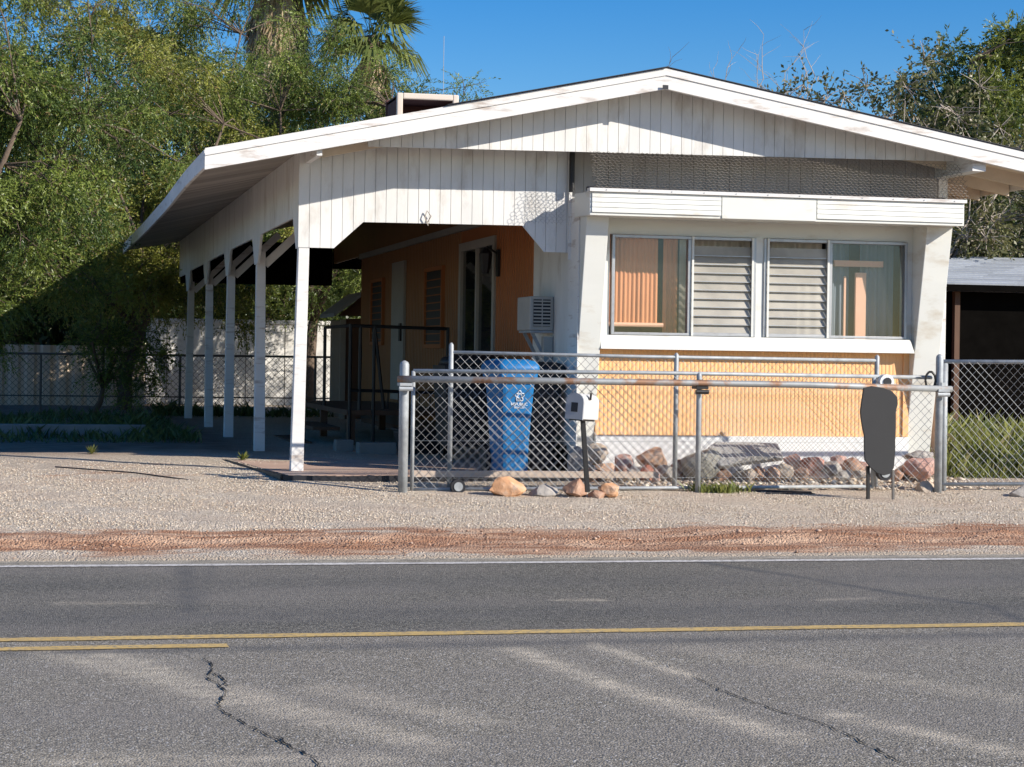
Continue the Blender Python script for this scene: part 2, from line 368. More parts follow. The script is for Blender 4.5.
def tyre(X, Y):
    o = np.zeros_like(X)
    pts = [(700, 562), (800, 577), (900, 594), (990, 606), (1024, 622)]
    for p, q in zip(pts, pts[1:]): o = np.maximum(o, np.exp(-(seg_d(X, Y, G0(*p), G0(*q))/.06)**2))
    for p, q, w_, a in [((185, 566), (190, 612), .08, .7), ((0, 585), (1024, 578), .35, .35), ((0, 618), (1024, 608), .35, .45), ((0, 653), (1024, 634), .10, .7), ((212, 567), (188, 620), .05, .5)]:
        o = np.maximum(o, a*np.exp(-(seg_d(X, Y, G0(*p), G0(*q))/w_)**2))
    return o
am = bpy.data.materials.new('worn_asphalt'); am.use_nodes = True
n, L, mix, rg, mth, noise, voro, attr, bump = node_ctx(am)
P = n['Principled BSDF']; P.inputs['Roughness'].default_value = .85; P.inputs['Specular IOR Level'].default_value = .3
vv = n.new('ShaderNodeSeparateColor'); L.new(voro(120), vv.inputs[0])
ac = mix(rg(vv.outputs[0], .15, .95), (.15, .132, .10), (.44, .39, .31))
ac = mix(rg(vv.outputs[1], .955, .97), ac, (.60, .57, .52))
ac = mix(attr('far'), ac, mix(rg(vv.outputs[0], .3, .95), (.085, .077, .060), (.34, .31, .25)))
ac = mix(rg(noise(.9, (.5, 1.5, 1)), .4, .66, 0, .6), ac, (.27, .24, .205))
dm = mth('MULTIPLY', attr('dust'), rg(noise(5, (1, 2.2, 1), 10, .8), .36, .60))
ac = mix(rg(dm, 0, 1, 0, .85), ac, (.70, .60, .45))
ac = mix(mth('MULTIPLY', attr('tyre'), rg(noise(6), .3, .6, .4, .9)), ac, (.09, .09, .09))
ac = mix(rg(voro(120, 'Distance'), .5, .8, 0, .5), ac, (.05, .05, .05))
L.new(ac, P.inputs['Base Color'])
hh = mth('ADD', mth('MULTIPLY', voro(120, 'Distance'), -1.0), noise(140)); L.new(bump(hh, .8, .006), P.inputs['Normal'])
xr = np.unique(np.concatenate([np.linspace(-900, -2, 30), np.arange(-2, 9, .035), np.linspace(9, 900, 30)])); yr = np.unique(np.concatenate([np.linspace(1.5, 5, 8), np.arange(5, 12.051, .035), [12.051]]))
def road_edge(X, Y):
    return np.where(Y > 12.04, -.03, 0.0) + .0*X
rd = grid_sheet('road', xr, yr, lambda X, Y: 0*X, am, {'dust': dust, 'tyre': tyre, 'far': lambda X, Y: np.clip((Y-8.7)/.15, 0, 1)})
tag(rd, None, None, kind='structure')
def marking(name, y0, y1, x0, x1, m, z=.004):
    mb = MB(); X = x0; N = max(2, int((min(x1, 9)-max(x0, -3))/.12)); xs_ = [x0] + list(np.linspace(max(x0, -3)+.01, min(x1, 9)-(.01 if x1 > 9 else 0), N)) + ([x1] if x1 > 9 else [])
    vs_ = []
    for x in xs_: vs_ += [(x, y0+random.uniform(-.006, .006), z), (x, y1+random.uniform(-.006, .006), z)]
    mb.add(vs_, [(2*i, 2*i+2, 2*i+3, 2*i+1) for i in range(len(xs_)-1)])
    return tag(mb.build(name, m), None, None, kind='structure')
def paint(name, c, wear):
    m = bpy.data.materials.new(name); m.use_nodes = True; n, L, mix, rg, mth, noise, voro, attr, bump = node_ctx(m)
    P = n['Principled BSDF']; P.inputs['Roughness'].default_value = .8
    cc = mix(rg(noise(30, (1, 1, 1), 8, .8), wear-.05, wear+.1), c, (.17, .155, .14))
    cc = mix(rg(noise(2.), .45, .7, 0, .5), cc, tuple(x*.62 for x in c))
    L.new(cc, P.inputs['Base Color']); return m
YEL = paint('worn_yellow_paint', (.62, .42, .14), .53); WHT = paint('worn_white_paint', (.68, .64, .58), .52)
marking('yellow_centre_line', 8.725, 8.835, -900, 900, YEL)
marking('yellow_centre_dash', 8.46, 8.56, -6.0, .89, YEL)
marking('white_edge_line', 11.70, 11.80, -900, 900, WHT)
CRK = mat('crack_tar', (.012, .012, .012), .9, .2)
def crack(pts, wd):
    P2 = [Vector((*G0(*p), .0045)) for p in pts]; q = []
    for a, b in zip(P2, P2[1:]):
        k = max(2, int((b-a).length/.03))
        for i in range(k): q.append(a.lerp(b, i/k) + Vector((random.gauss(0, .007), random.gauss(0, .010), 0)))
    mb = MB(); vs_ = []
    for i, p in enumerate(q):
        d = (q[min(i+1, len(q)-1)]-q[max(i-1, 0)]).normalized(); nn = Vector((-d.y, d.x, 0)); r = wd*random.uniform(.15, 1.3)*min(1, i/3, (len(q)-1-i)/3+.1)
        vs_ += [p+nn*r, p-nn*r]
    mb.add(vs_, [(2*i, 2*i+2, 2*i+3, 2*i+1) for i in range(len(q)-1)])
    return tag(mb.build('road_crack', CRK), None, None, kind='structure')
crack([(203, 657), (214, 667), (207, 677), (225, 692), (217, 709), (235, 719), (270, 737), (310, 757), (330, 775)], .0045)
crack([(207, 672), (222, 678), (230, 690)], .004); crack([(262, 733), (280, 740), (291, 752)], .004)
crack([(690, 675), (722, 691), (762, 706), (822, 724), (862, 742), (910, 768)], .0042)
crack([(640, 655), (690, 675)], .0025)

# ------------------------------------------------------------------ rocks and pebbles
import bmesh
def rock_verts(sx, sy, sz, seed, sub=3, blocky=.55):
    bm = bmesh.new(); bmesh.ops.create_icosphere(bm, subdivisions=sub, radius=1)
    r = random.Random(seed); planes = []
    for _ in range(17):
        d = Vector((r.gauss(0, 1), r.gauss(0, 1), r.gauss(0, 1))).normalized(); planes.append((d, r.uniform(.52, .86)))
    off = Vector((seed*3.1, seed*1.7, 0))
    for v in bm.verts:
        p = v.co.copy()
        for d, k in planes:
            e = p.dot(d)
            if e > k: p -= d*(e-k)*.97
        p *= 1 + .09*mnoise.noise(p*2.3+off) + .05*mnoise.noise(p*6+off)
        v.co = Vector((p.x*sx, p.y*sy, p.z*sz))
    vs_ = [tuple(v.co) for v in bm.verts]; fs = [tuple(x.index for x in f.verts) for f in bm.faces]; bm.free(); return vs_, fs
RN = [0]
def rock(name, x0, y0, x1, y1, Y, kind, label, sub=3, depth=1.0, tilt=0, z=None):
    RN[0] += 1
    A = at(x0, y1, Y); B = at(x1, y0, Y); w_ = (B[0]-A[0])/2*1.28; h_ = (B[2]-A[2])/2*1.3
    vs_, fs = rock_verts(w_, w_*depth, h_, RN[0], sub)
    c, s_ = cos(tilt), sin(tilt); vs_ = [(a*c+b_*0-cc*s_, b_, a*s_+cc*c) for a, b_, cc in vs_]
    mb = MB(); cx = (A[0]+B[0])/2; cz = (A[2]+B[2])/2
    me = bpy.data.meshes.new(name); me.from_pydata(vs_, [], fs); me.materials.append(ROCKS[kind])
    for p in me.polygons: p.use_smooth = random.random() < .0
    o = bpy.data.objects.new(name, me); col.objects.link(o); o.location = (cx, Y, cz)
    return tag(o, label, 'rock', 'rocks piled along the mobile home and fence')
z7 = lambda a, b, c, d: (560+a/4.2625, 340+b/4.2625, 560+c/4.2625, 340+d/4.2625)
z8 = lambda a, b, c, d: (620+a/3.2, 430+b/3.2, 620+c/3.2, 430+d/3.2)
RK = [
 (z7(40, 465, 125, 575), 16.85, 'grey', 'grey rock at the left end of the pile beside the leaning mailbox post'),
 (z7(112, 452, 205, 540), 16.95, 'tan', 'tan rounded rock right behind the mailbox post'),
 (z7(150, 520, 230, 578), 16.75, 'peach', 'small peach rock right of the mailbox post, below the tan one'),
 (z7(165, 565, 240, 612), 16.6, 'tan', 'low tan rock at the foot of the pile right of the mailbox'),
 (z7(228, 482, 315, 562), 16.85, 'pink', 'pinkish rock between the tan rocks and the large peach rock'),
 (z7(330, 460, 455, 550), 16.9, 'peach', 'large peach boulder behind the slim fence post'),
 (z7(330, 540, 400, 612), 16.7, 'red', 'small red rock under the large peach boulder'),
 (z7(415, 525, 485, 612), 16.7, 'grey', 'dark grey rock between the two fence posts'),
 (z7(465, 495, 545, 605), 16.85, 'brown', 'brown rock half hidden behind the roller fence post'),
 (z7(528, 470, 690, 615), 16.75, 'olive', 'big grey green boulder right of the roller fence post, above the grass tuft'),
 (z7(735, 555, 805, 605), 16.7, 'grey', 'small grey rock in the shadow under the leaning slab'),
 (z7(820, 545, 885, 605), 16.65, 'brown', 'brown rock under the right half of the leaning slab'),
 (z7(880, 548, 940, 605), 16.6, 'peach', 'bright peach rock under the right end of the leaning slab'),
 (z7(925, 532, 990, 592), 16.75, 'red', 'reddish rock just beyond the right end of the slab'),
 (z8(528, 76, 585, 128), 16.95, 'pink', 'pale pink rock against the skirting right of the slab'),
 (z8(578, 88, 655, 142), 16.8, 'red', 'wide red rock in the middle of the row right of the slab'),
 (z8(640, 100, 705, 155), 16.75, 'grey', 'grey rock next to the wide red rock'),
 (z8(678, 80, 724, 132), 16.95, 'pink', 'upright pink rock against the skirting left of the black sign'),
 (z8(712, 92, 775, 152), 16.8, 'brown', 'brown rock just left of the black sign'),
 (z8(758, 98, 800, 142), 16.85, 'pink', 'pink rock partly hidden behind the black sign'),
 (z8(878, 110, 930, 152), 16.85, 'tan', 'small tan rock just right of the black sign'),
 (z8(920, 78, 1018, 160), 16.65, 'pink', 'large pink boulder in front of the right fin, by the gate post'),
 (z8(912, 68, 1008, 102), 16.72, 'grey', 'flat grey stone lying on the large pink boulder'),
 (z8(945, 172, 1015, 228), 15.95, 'tan', 'tan jagged rock at the foot of the right gate post'),
 (z7(18, 588, 108, 680), 15.55, 'brown', 'square brown rock in front of the gate left of the mailbox post'),
 (z7(120, 636, 195, 688), 15.45, 'brown', 'low brown rock at the foot of the mailbox post'),
 (z7(165, 606, 255, 664), 15.5, 'orange', 'flat orange rock right of the mailbox post in front of the gate'),
 ((491, 479, 526, 501), 15.6, 'orange', 'orange rock in front of the gate below the blue bin'),
 ((530, 485, 558, 502), 15.6, 'grey', 'grey brown rock between the orange rock and the square brown rock'),
 (z7(80, 540, 160, 605), 16.62, 'brown', 'small brown rock right at the base of the mailbox post behind the gate mesh'),
 (z7(235, 560, 300, 610), 16.6, 'tan', 'small tan rock on the ground below the pinkish rock'),
 (z7(285, 555, 340, 600), 16.65, 'grey', 'small grey rock left of the small red rock'),
 (z7(395, 555, 430, 612), 16.55, 'pink', 'little pink stone between the small red rock and the dark grey rock'),
 (z8(300, 120, 350, 160), 16.6, 'brown', 'small brown rock at the left foot of the leaning slab'),
 (z8(390, 125, 440, 165), 16.6, 'tan', 'small tan rock under the middle of the leaning slab'),
 (z8(505, 105, 555, 150), 16.6, 'tan', 'small tan rock in front of the pale pink rock right of the slab'),
 (z8(560, 125, 610, 160), 16.55, 'brown', 'small brown rock at the foot of the wide red rock'),
 (z8(625, 130, 665, 162), 16.55, 'peach', 'small peach rock between the wide red rock and the grey rock'),
 (z8(700, 130, 740, 160), 16.55, 'grey', 'small grey rock below the upright pink rock'),
 (z8(745, 125, 790, 158), 16.6, 'tan', 'small tan rock at the left edge of the black sign'),
 (z8(868, 130, 905, 165), 16.5, 'brown', 'small brown rock low at the right edge of the black sign'),
 ((1010, 486, 1034, 503), 15.5, 'grey', 'smooth grey stone at the foot of the right fence, at the picture edge')]
for (a, Y, k, lb) in RK: rock('rock', *a, Y, k, lb, sub=3, depth=.9)
# leaning slab
sb = MB()
A = at(719, 466, 16.5); B = at(708, 447, 16.75); C = at(716, 441, 16.9); D = at(778, 443, 16.9); E2 = at(784, 458, 16.55); F2 = at(752, 457, 16.5); G2 = at(728, 466, 16.5)
fr = [A, B, C, D, E2, F2, G2]; n_ = len(fr)
sb.add(fr + [(p[0]+.01, p[1]+.06, p[2]-.035) for p in fr], [tuple(range(n_)), tuple(range(2*n_-1, n_-1, -1))] + [(i, i+n_, (i+1) % n_+n_, (i+1) % n_) for i in range(n_)])
tag(sb.build('stone_slab', ROCKS['slab'], bevel=.012), 'broken grey slab leaning against the white skirting on top of the rocks', 'slab')

def scatter(name, N, fx, sizer, m, seed, kind='stuff', flat=.65):
    r = np.random.default_rng(seed)
    base_v = np.array([(1,0,0),(-1,0,0),(0,1,0),(0,-1,0),(0,0,1),(0,0,-1)], float)
    tri = np.array([(4,0,2),(4,2,1),(4,1,3),(4,3,0),(5,2,0),(5,1,2),(5,3,1),(5,0,3)])
    X, Y = fx(r, N); S = sizer(r, N)
    ang = r.uniform(0, 2*pi, N); ca, sa = np.cos(ang), np.sin(ang)
    V = base_v[None]*(1+r.uniform(-.35, .35, (N, 6, 1)))*S[:, None, None]; V[..., 2] *= flat; V[..., 0] *= r.uniform(.8, 1.6, (N, 1))
    V[..., :2] += V[..., ::-1][..., :2]*.0 + r.uniform(-.25, .25, (N, 6, 2))*S[:, None, None]
    x = V[..., 0]*ca[:, None]-V[..., 1]*sa[:, None]; y = V[..., 0]*sa[:, None]+V[..., 1]*ca[:, None]
    zz = gz_np(Y) + rough_strip(X, Y) + S*.25
    W = np.stack([x+X[:, None], y+Y[:, None], V[..., 2]+zz[:, None]], -1).reshape(-1, 3)
    q = (tri[None]+np.arange(N)[:, None, None]*6).reshape(-1, 3)
    o = np_mesh(name, W, q, m, tint=np.repeat(r.uniform(0, 1, N), 6), tris=True); return tag(o, None, None, kind=kind)
def pebmat(name, cols):
    m = bpy.data.materials.new(name); m.use_nodes = True; n = m.node_tree.nodes; L = m.node_tree.links
    a = n.new('ShaderNodeAttribute'); a.attribute_name = 'tint'; r = n.new('ShaderNodeValToRGB'); r.color_ramp.interpolation = 'LINEAR'
    e = r.color_ramp.elements; e[0].color = (*cols[0], 1); e[1].color = (*cols[-1], 1)
    for i, c in enumerate(cols[1:-1]): x = e.new((i+1)/(len(cols)-1)); x.color = (*c, 1)
    L.new(a.outputs['Fac'], r.inputs[0]); L.new(r.outputs[0], n['Principled BSDF'].inputs['Base Color']); n['Principled BSDF'].inputs['Roughness'].default_value = .9
    n['Principled BSDF'].inputs['Specular IOR Level'].default_value = .2
    return m
PEB = pebmat('gravel_pebbles', [(.32, .25, .18), (.60, .51, .40), (.74, .65, .52), (.50, .37, .27), (.80, .73, .62)])
CLOD = pebmat('dirt_clods', [(.20, .12, .08), (.44, .28, .19), (.58, .42, .32)])
def fx_grav(r, N): return r.uniform(-1.5, 10.5, N), 13.5 + 5.5*r.beta(1.1, 1.6, N)
gp = scatter('gravel', 70000, fx_grav, lambda r, N: .004+.009*r.beta(1.1, 5, N), PEB, 1); gp['label'] = 'loose pale gravel covering the verge'; gp['category'] = 'gravel'
def fx_bed(r, N): return r.uniform(5.2, 9.0, N), r.uniform(16.0, 17.05, N)
gp = scatter('rubble', 900, fx_bed, lambda r, N: .015+.035*r.beta(1.2, 4, N), PEB, 2); gp['label'] = 'small rubble strewn at the foot of the rock pile'; gp['category'] = 'rubble'
def fx_clod(r, N): return r.uniform(-1.2, 10, N), r.normal(12.95, .32, N).clip(12.2, 13.9)
gp = scatter('dirt_clods', 3500, fx_clod, lambda r, N: .004+.03*r.beta(.9, 9, N), CLOD, 3); gp['label'] = 'crumbled reddish soil clods along the road edge'; gp['category'] = 'soil'

# ------------------------------------------------------------------ patio slab and edging
sp = MB(); sp.prism([(2.28, 16.70), (5.05, 16.70), (5.05, 30.5), (1.95, 30.5), (1.95, 19.6)], lambda a, b, t: (a, b, t), .10, .245)
tag(sp.build('patio', CONC), None, None, kind='structure')
eg = MB()
pts = [(1.88, 19.75), (1.98, 18.6), (2.08, 17.6), (2.22, 16.66), (2.7, 16.64), (3.3, 16.62), (3.9, 16.64), (4.9, 16.66)]
for a, b in zip(pts, pts[1:]):
    eg.bar((a[0], a[1], .17+random.uniform(-.01, .01)), (b[0], b[1], .17+random.uniform(-.01, .01)), .05, .15)
eg.tube([(2.15, 16.62, .19), (1.6, 16.55, .18), (.9, 17.1, .24), (.2, 17.6, .26)], .007, 5)
tag(eg.build('ground_edging', BLKP), 'black edging strip along the slab edge under the first post', 'edging')

# ------------------------------------------------------------------ the mobile home
house = thing('mobile_home', 'white and peach mobile home under a wide gabled carport roof', 'mobile home', (5.1, 17.3, .24))
YF, YG, YS, YB = 16.53, 16.86, 17.3, 32.3
XL, XP, XR = 1.46, 5.76, 10.0; ZP = 4.07; SLL = (ZP-3.17)/(XP-XL); SLR = .178
def rt(X): return ZP - SLL*(XP-X) if X < XP else ZP - SLR*(X-XP)      # top of roof
# roof deck
def sag(Y): return -.035*math.exp(-((Y-21.5)/2.2)**2) + .02*math.sin((Y-17)*.55)
rfm = MB(); YY = list(np.linspace(YF+.05, YB, 26))
for (xa, xb) in ((XL+.03, XP), (XP, XR-.03)):
    vs_ = []
    for y in YY:
        for x, up in ((xa, 0), (xb, 0), (xb, 1), (xa, 1)):
            k = sag(y)*(1 if abs(x-XL) < .1 else 0); vs_.append((x, y, rt(x)-.015+k-(0 if up else .075)))
    fs = []
    for i in range(len(YY)-1):
        for k in range(4): fs.append((4*i+k, 4*i+(k+1) % 4, 4*i+4+(k+1) % 4, 4*i+4+k))
    fs += [(0, 1, 2, 3), tuple(4*(len(YY)-1)+k for k in (3, 2, 1, 0))]
    rfm.add(vs_, fs)
roof = rfm.build('roof', ROOFT, house)
# dark roofing felt edge peeking above rake
fe = MB(); fe.bar((XL+2.2, YF-.0, rt(XL+2.2)+.012), (XP, YF-.0, rt(XP)+.012), .13, .006); fe.bar((XP, YF, rt(XP)+.012), (XR, YF, rt(XR)+.012), .09, .006)
fe.build('roofing_felt', BLKP, roof)
# rake fascia: a wide lower board and a thin upper board proud of it
for nm, dz0, dz1, y0, y1 in (('rake_board', -.19, -.045, YF-.02, YF+.03), ('rake_trim', -.065, .0, YF-.032, YF-.022)):
    mb = MB()
    for xa, xb in ((XL, XP), (XP, XR)):
        cut = (dz1-dz0)
        mb.hexa([(xa, y0, rt(xa)+dz0*(1 if nm != 'x' else 1)), (xb, y0, rt(xb)+dz0), (xb, y1, rt(xb)+dz0), (xa, y1, rt(xa)+dz0),
                 (xa, y0, rt(xa)+dz1), (xb, y0, rt(xb)+dz1), (xb, y1, rt(xb)+dz1), (xa, y1, rt(xa)+dz1)])
    mb.build(nm, WF, roof)
pk = MB(); pk.box((XP-.045, YF-.052, ZP-.20), (XP+.01, YF-.047, ZP-.16)); pk.build('peak_cap', BLKP, roof)
# eave fascia left, following the sag, and right
for X0, nm in ((XL, 'eave_board'), (XR, 'eave_board')):
    mb = MB()
    for a, b in zip(YY, YY[1:]):
        ka = sag(a) if X0 == XL else 0; kb = sag(b) if X0 == XL else 0; z = rt(X0)
        mb.hexa([(X0, a, z-.16+ka), (X0+.03 if X0 == XL else X0-.03, a, z-.16+ka), (X0+.03 if X0 == XL else X0-.03, b, z-.16+kb), (X0, b, z-.16+kb),
                 (X0, a, z+ka), (X0+.03 if X0 == XL else X0-.03, a, z+ka), (X0+.03 if X0 == XL else X0-.03, b, z+kb), (X0, b, z+kb)])
    mb.build(nm, WF, roof)
# soffit: planks across the left overhang, sub-part
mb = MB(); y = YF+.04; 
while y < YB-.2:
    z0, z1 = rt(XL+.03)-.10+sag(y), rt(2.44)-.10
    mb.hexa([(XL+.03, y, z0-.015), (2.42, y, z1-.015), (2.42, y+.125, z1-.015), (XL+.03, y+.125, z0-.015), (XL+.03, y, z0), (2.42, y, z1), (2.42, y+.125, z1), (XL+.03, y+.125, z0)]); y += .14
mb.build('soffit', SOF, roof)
# rafters and beams under the rest
mb = MB(); y = YG+.25
while y < YB:
    for xa, xb in ((2.5, XP), (XP, XR-.05)):
        mb.hexa([(xa, y, rt(xa)-.22), (xb, y, rt(xb)-.22), (xb, y+.04, rt(xb)-.22), (xa, y+.04, rt(xa)-.22), (xa, y, rt(xa)-.093), (xb, y, rt(xb)-.093), (xb, y+.04, rt(xb)-.093), (xa, y+.04, rt(xa)-.093)])
    y += .61
mb.build('rafters', PLY, roof)
mb = MB(); mb.hexa([(9.1, YG, rt(9.1)-.094), (XR-.04, YG, rt(XR-.04)-.094), (XR-.04, YB, rt(XR-.04)-.094), (9.1, YB, rt(9.1)-.094), (9.1, YG, rt(9.1)-.091), (XR-.04, YG, rt(XR-.04)-.091), (XR-.04, YB, rt(XR-.04)-.091), (9.1, YB, rt(9.1)-.091)])
mb.build('soffit', PLY, roof)
mb = MB(); mb.box((8.92, YF+.05, rt(9)-.27), (9.06, YS+1.5, rt(9)-.10)); mb.build('eave_beam', WF, roof)
mb = MB(); mb.bar((2.50, YF+.04, rt(2.5)-.17), (2.50, YS, rt(2.5)-.17), .05, .14); mb.build('eave_bracket', WF, roof)
# gable panel
mb = MB(); gt = [(2.72, rt(2.72)-.12), (XP, ZP-.12), (9.08, rt(9.08)-.12)]; gb = [(2.72, 3.275), (3.1, 3.28), (9.08, 3.345)]
boards(mb, gt, gb, 3.0, 9.06, .105, .004, PY(YG), .012, .002); gp = mb.build('gable_panel', W1, house)
mb = MB(); mb.prism([(3.0, 3.285), (9.04, 3.35), (9.04, rt(9.04)-.13), (XP, ZP-.13), (3.0, rt(3.0)-.13)], PY(YG), .0125, .03); mb.build('backing', BLKP if False else W1, gp)
# carport front siding
mb = MB(); ft = [(2.42, rt(2.42)-.10), (5.06, rt(5.06)-.10)]; fb = [(2.42, 2.355), (2.76, 2.355), (3.04, 2.61), (4.60, 2.62), (4.82, 2.37), (5.06, 2.37)]
boards(mb, ft, fb, 2.42, 5.06, .105, .004, PY(YS), .014, .002); fs_ = mb.build('front_siding', W1, house)
mb = MB(); mb.prism([(2.425, 2.36), (2.76, 2.36), (3.04, 2.615), (4.60, 2.625), (4.82, 2.375), (5.055, 2.375), (5.055, 3.8), (2.425, 3.22)], PY(YS), .0145, .03); mb.build('backing', W1, fs_)
mb = MB(); mb.box((5.055, YS-.03, 2.30), (5.085, YS+.0, rt(5)-.12)) ; mb.build('corner_trim', WF, fs_)
mb = MB(); mb.tube([(5.065, YS-.08, 3.6), (5.065, YS-.08, 2.95)], .028, 8); mb.build('drain_pipe', BLK, house)
# upper siding over the trailer, behind the chicken wire; weathered white darkened to paint in shade
mb = MB(); boards(mb, [(5.1, 3.9), (9.05, rt(9.05)-.08)], [(5.1, 2.85), (9.05, 2.85)], 5.1, 8.95, .125, .004, PY(YS+.05), .014, .002); WSHADE = mat('weathered_shade_paint', (.36, .33, .30), .8, .2, 3, (1, 1, .3), c2=(.2, .18, .16), c2lo=.5, c2hi=.7); us = mb.build('upper_siding', WSHADE, house)
mb = MB(); mb.box((5.1, YS+.065, 2.85), (8.95, YS+.08, rt(9)-.09)); mb.build('backing', WSHADE, us)
# side siding with cut-outs between posts
PYS = [YS, 20.7, 23.9, 26.95, 30.15]
sbot = []
for a, b in zip(PYS, PYS[1:]):
    sbot += [(a+.001, 2.35), (a+.17, 2.35), (a+.42, 2.66), (b-.40, 2.66), (b-.15, 2.35)]
sbot += [(PYS[-1], 2.35), (PYS[-1]+.3, 2.35), (PYS[-1]+.55, 2.64), (YB-.3, 2.64)]
mb = MB(); boards(mb, [(YS, rt(2.42)-.09), (YB, rt(2.42)-.09)], sbot, YS+.031, YB-.3, .21, .007, PX(2.42), .014, .002); ss = mb.build('side_siding', W1, house)
mb = MB(); boards(mb, [(YS, rt(2.42)-.10), (YB, rt(2.42)-.10)], [(a, b+.005) for a, b in sbot], YS+.035, YB-.35, 20, 0, PX(2.435), .012); mb.build('backing', W1, ss)
# posts
for i, yy in enumerate(PYS):
    mb = MB(); wd = .05; lean = -.04 if i == 0 else random.uniform(-.04, .02)
    zt = 2.5; zb = .245 if i < 4 else .24; y0 = yy+.06
    mb.hexa([(2.48+lean-.06, y0-.06, zb), (2.48+lean+.06, y0-.06, zb), (2.48+lean+.06, y0+.05, zb), (2.48+lean-.06, y0+.05, zb),
             (2.48-.05, y0-.05, zt), (2.48+.05, y0-.05, zt), (2.48+.05, y0+.05, zt), (2.48-.05, y0+.05, zt)])
    o = mb.build('post', WF, house, bevel=.004)
    if i == 0: o['label'] = 'sunlit front corner post standing on the slab'
    mb = MB(); mb.bar((2.5, y0+.05, 2.35), (2.5, y0+.65, 2.85), .04, .09); mb.bar((2.53, y0, 2.35), (3.1, y0, 2.9), .04, .09) if i else None
    mb.build('brace', WF, o)
# header beam inside, rear beam
mb = MB(); mb.box((2.47, YS+.03, 2.72), (2.56, YB-.3, 2.88)); mb.build('header_beam', W1, house)
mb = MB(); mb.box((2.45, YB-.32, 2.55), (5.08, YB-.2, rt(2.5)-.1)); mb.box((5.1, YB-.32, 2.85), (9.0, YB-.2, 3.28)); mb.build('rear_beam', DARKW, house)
mb = MB(); mb.box((5.105, YS+.1, 2.93), (5.125, YB-.33, rt(5.1)-.095)); mb.build('upper_wall', BRN2, house)
# posts on right side
for yy in (17.42, 21.5, 26, 30.5):
    mb = MB(); mb.box((9.0, yy, .24), (9.10, yy+.09, rt(9)-.1)); mb.build('post', WF, house)

# trailer body
TX0, TX1, TY1 = 5.1, 8.85, 29.1
tr = MB(); tr.box((TX0, 17.35, 2.87), (TX1, TY1, 2.93)); tr.build('trailer_roof', ROOFT, house)
mb = MB(); mb.box((TX0+.01, TY1-.05, .5), (TX1, TY1, 2.87)); mb.box((TX1-.05, 17.3, .5), (TX1-.003, TY1-.06, 2.87)); mb.build('trailer_wall', BRN2, house)
mb = MB(); mb.box((TX0, 17.32, .35), (TX1, TY1-.1, .5)); mb.build('floor_frame', BLK, house)
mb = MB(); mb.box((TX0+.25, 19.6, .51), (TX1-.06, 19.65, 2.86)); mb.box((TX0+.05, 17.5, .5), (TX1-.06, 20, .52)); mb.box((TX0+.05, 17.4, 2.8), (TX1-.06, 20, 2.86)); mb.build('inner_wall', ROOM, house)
# side wall sections (plane X = 5.1)
mb = MB(); mb.box((TX0, 17.32, .5), (TX0+.03, 18.70, 2.87)); wsid = mb.build('side_wall', W1, house)
mb = MB(); ribs(mb, 18.70, 20.27, .5, 2.87, .10, .022, PX(TX0+.01)); mb.build('side_wall', BRN, house)
mb = MB(); ribs(mb, 22.05, TY1, .5, 2.87, .10, .022, PX(TX0+.01)); mb.build('side_wall', BRN2, house)
mb = MB(); mb.box((TX0, 20.26, .5), (TX0+.03, 22.06, .62)); mb.build('side_wall', BRN, house); mb = MB(); mb.box((TX0, 20.26, 2.72), (TX0+.03, 22.06, 2.87)); mb.build('side_wall', BRN, house)
mb = MB(); mb.box((TX0-.05, 17.35, 2.87), (TX0+.0, TY1, 2.95)); mb.build('roof_trim', TANW, house)
mb = MB(); mb.box((TX0+.02, 17.4, .24), (TX0+.05, TY1, .5)); mb.build('skirting', BRWD, house)
# patio door: frame, panes
mb = MB()
for a, b, c, d in ((20.27, 20.37, .62, 2.72), (21.95, 22.05, .62, 2.72), (20.37, 21.95, 2.62, 2.72), (20.37, 21.95, .62, .72), (21.12, 21.18, .72, 2.62)):
    mb.box((TX0-.035, a, c), (TX0+.03, b, d))
pd = mb.build('patio_door', TANW, house)
mb = MB(); mb.box((TX0-.0, 20.37, .72), (TX0+.01, 21.12, 2.62)); mb.build('pane', GLASSD, pd)
mb = MB(); mb.box((TX0-.0, 21.18, .72), (TX0+.01, 21.95, 2.62)); mb.build('pane', GLASSD, pd)
# interior backs so that the panes look into a dim room
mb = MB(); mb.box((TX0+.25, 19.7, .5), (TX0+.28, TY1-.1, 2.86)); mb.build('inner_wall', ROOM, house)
# entry door and small windows further back
mb = MB(); mb.box((TX0-.05, 25.4, .72), (TX0-.015, 26.3, 2.68)); dr = mb.build('door', TANW, house)
mb = MB(); mb.box((TX0-.075, 25.5, 1.55), (TX0-.052, 25.62, 1.8)); mb.build('door_lock', BLK, dr)
def side_window(y0, y1, z0, z1, frame=True):
    mb = MB()
    for a, b, c, d in ((y0, y0+.05, z0, z1), (y1-.05, y1, z0, z1), (y0+.05, y1-.05, z0, z0+.05), (y0+.05, y1-.05, z1-.05, z1)): mb.box((TX0-.06, a, c), (TX0-.013, b, d))
    wn = mb.build('window', BRN, house); mb = MB(); mb.box((TX0-.03, y0+.05, z0+.05), (TX0-.02, y1-.05, z1-.05)); mb.build('pane', BLKP, wn)
    mb = MB(); z = z0+.08
    while z < z1-.08: mb.box((TX0-.045, y0+.05, z), (TX0-.032, y1-.05, z+.012)); z += .1
    mb.build('louvres', TANW if False else BRN, wn)
side_window(22.9, 24.0, 1.45, 2.5); side_window(27.0, 28.0, 1.5, 2.5)
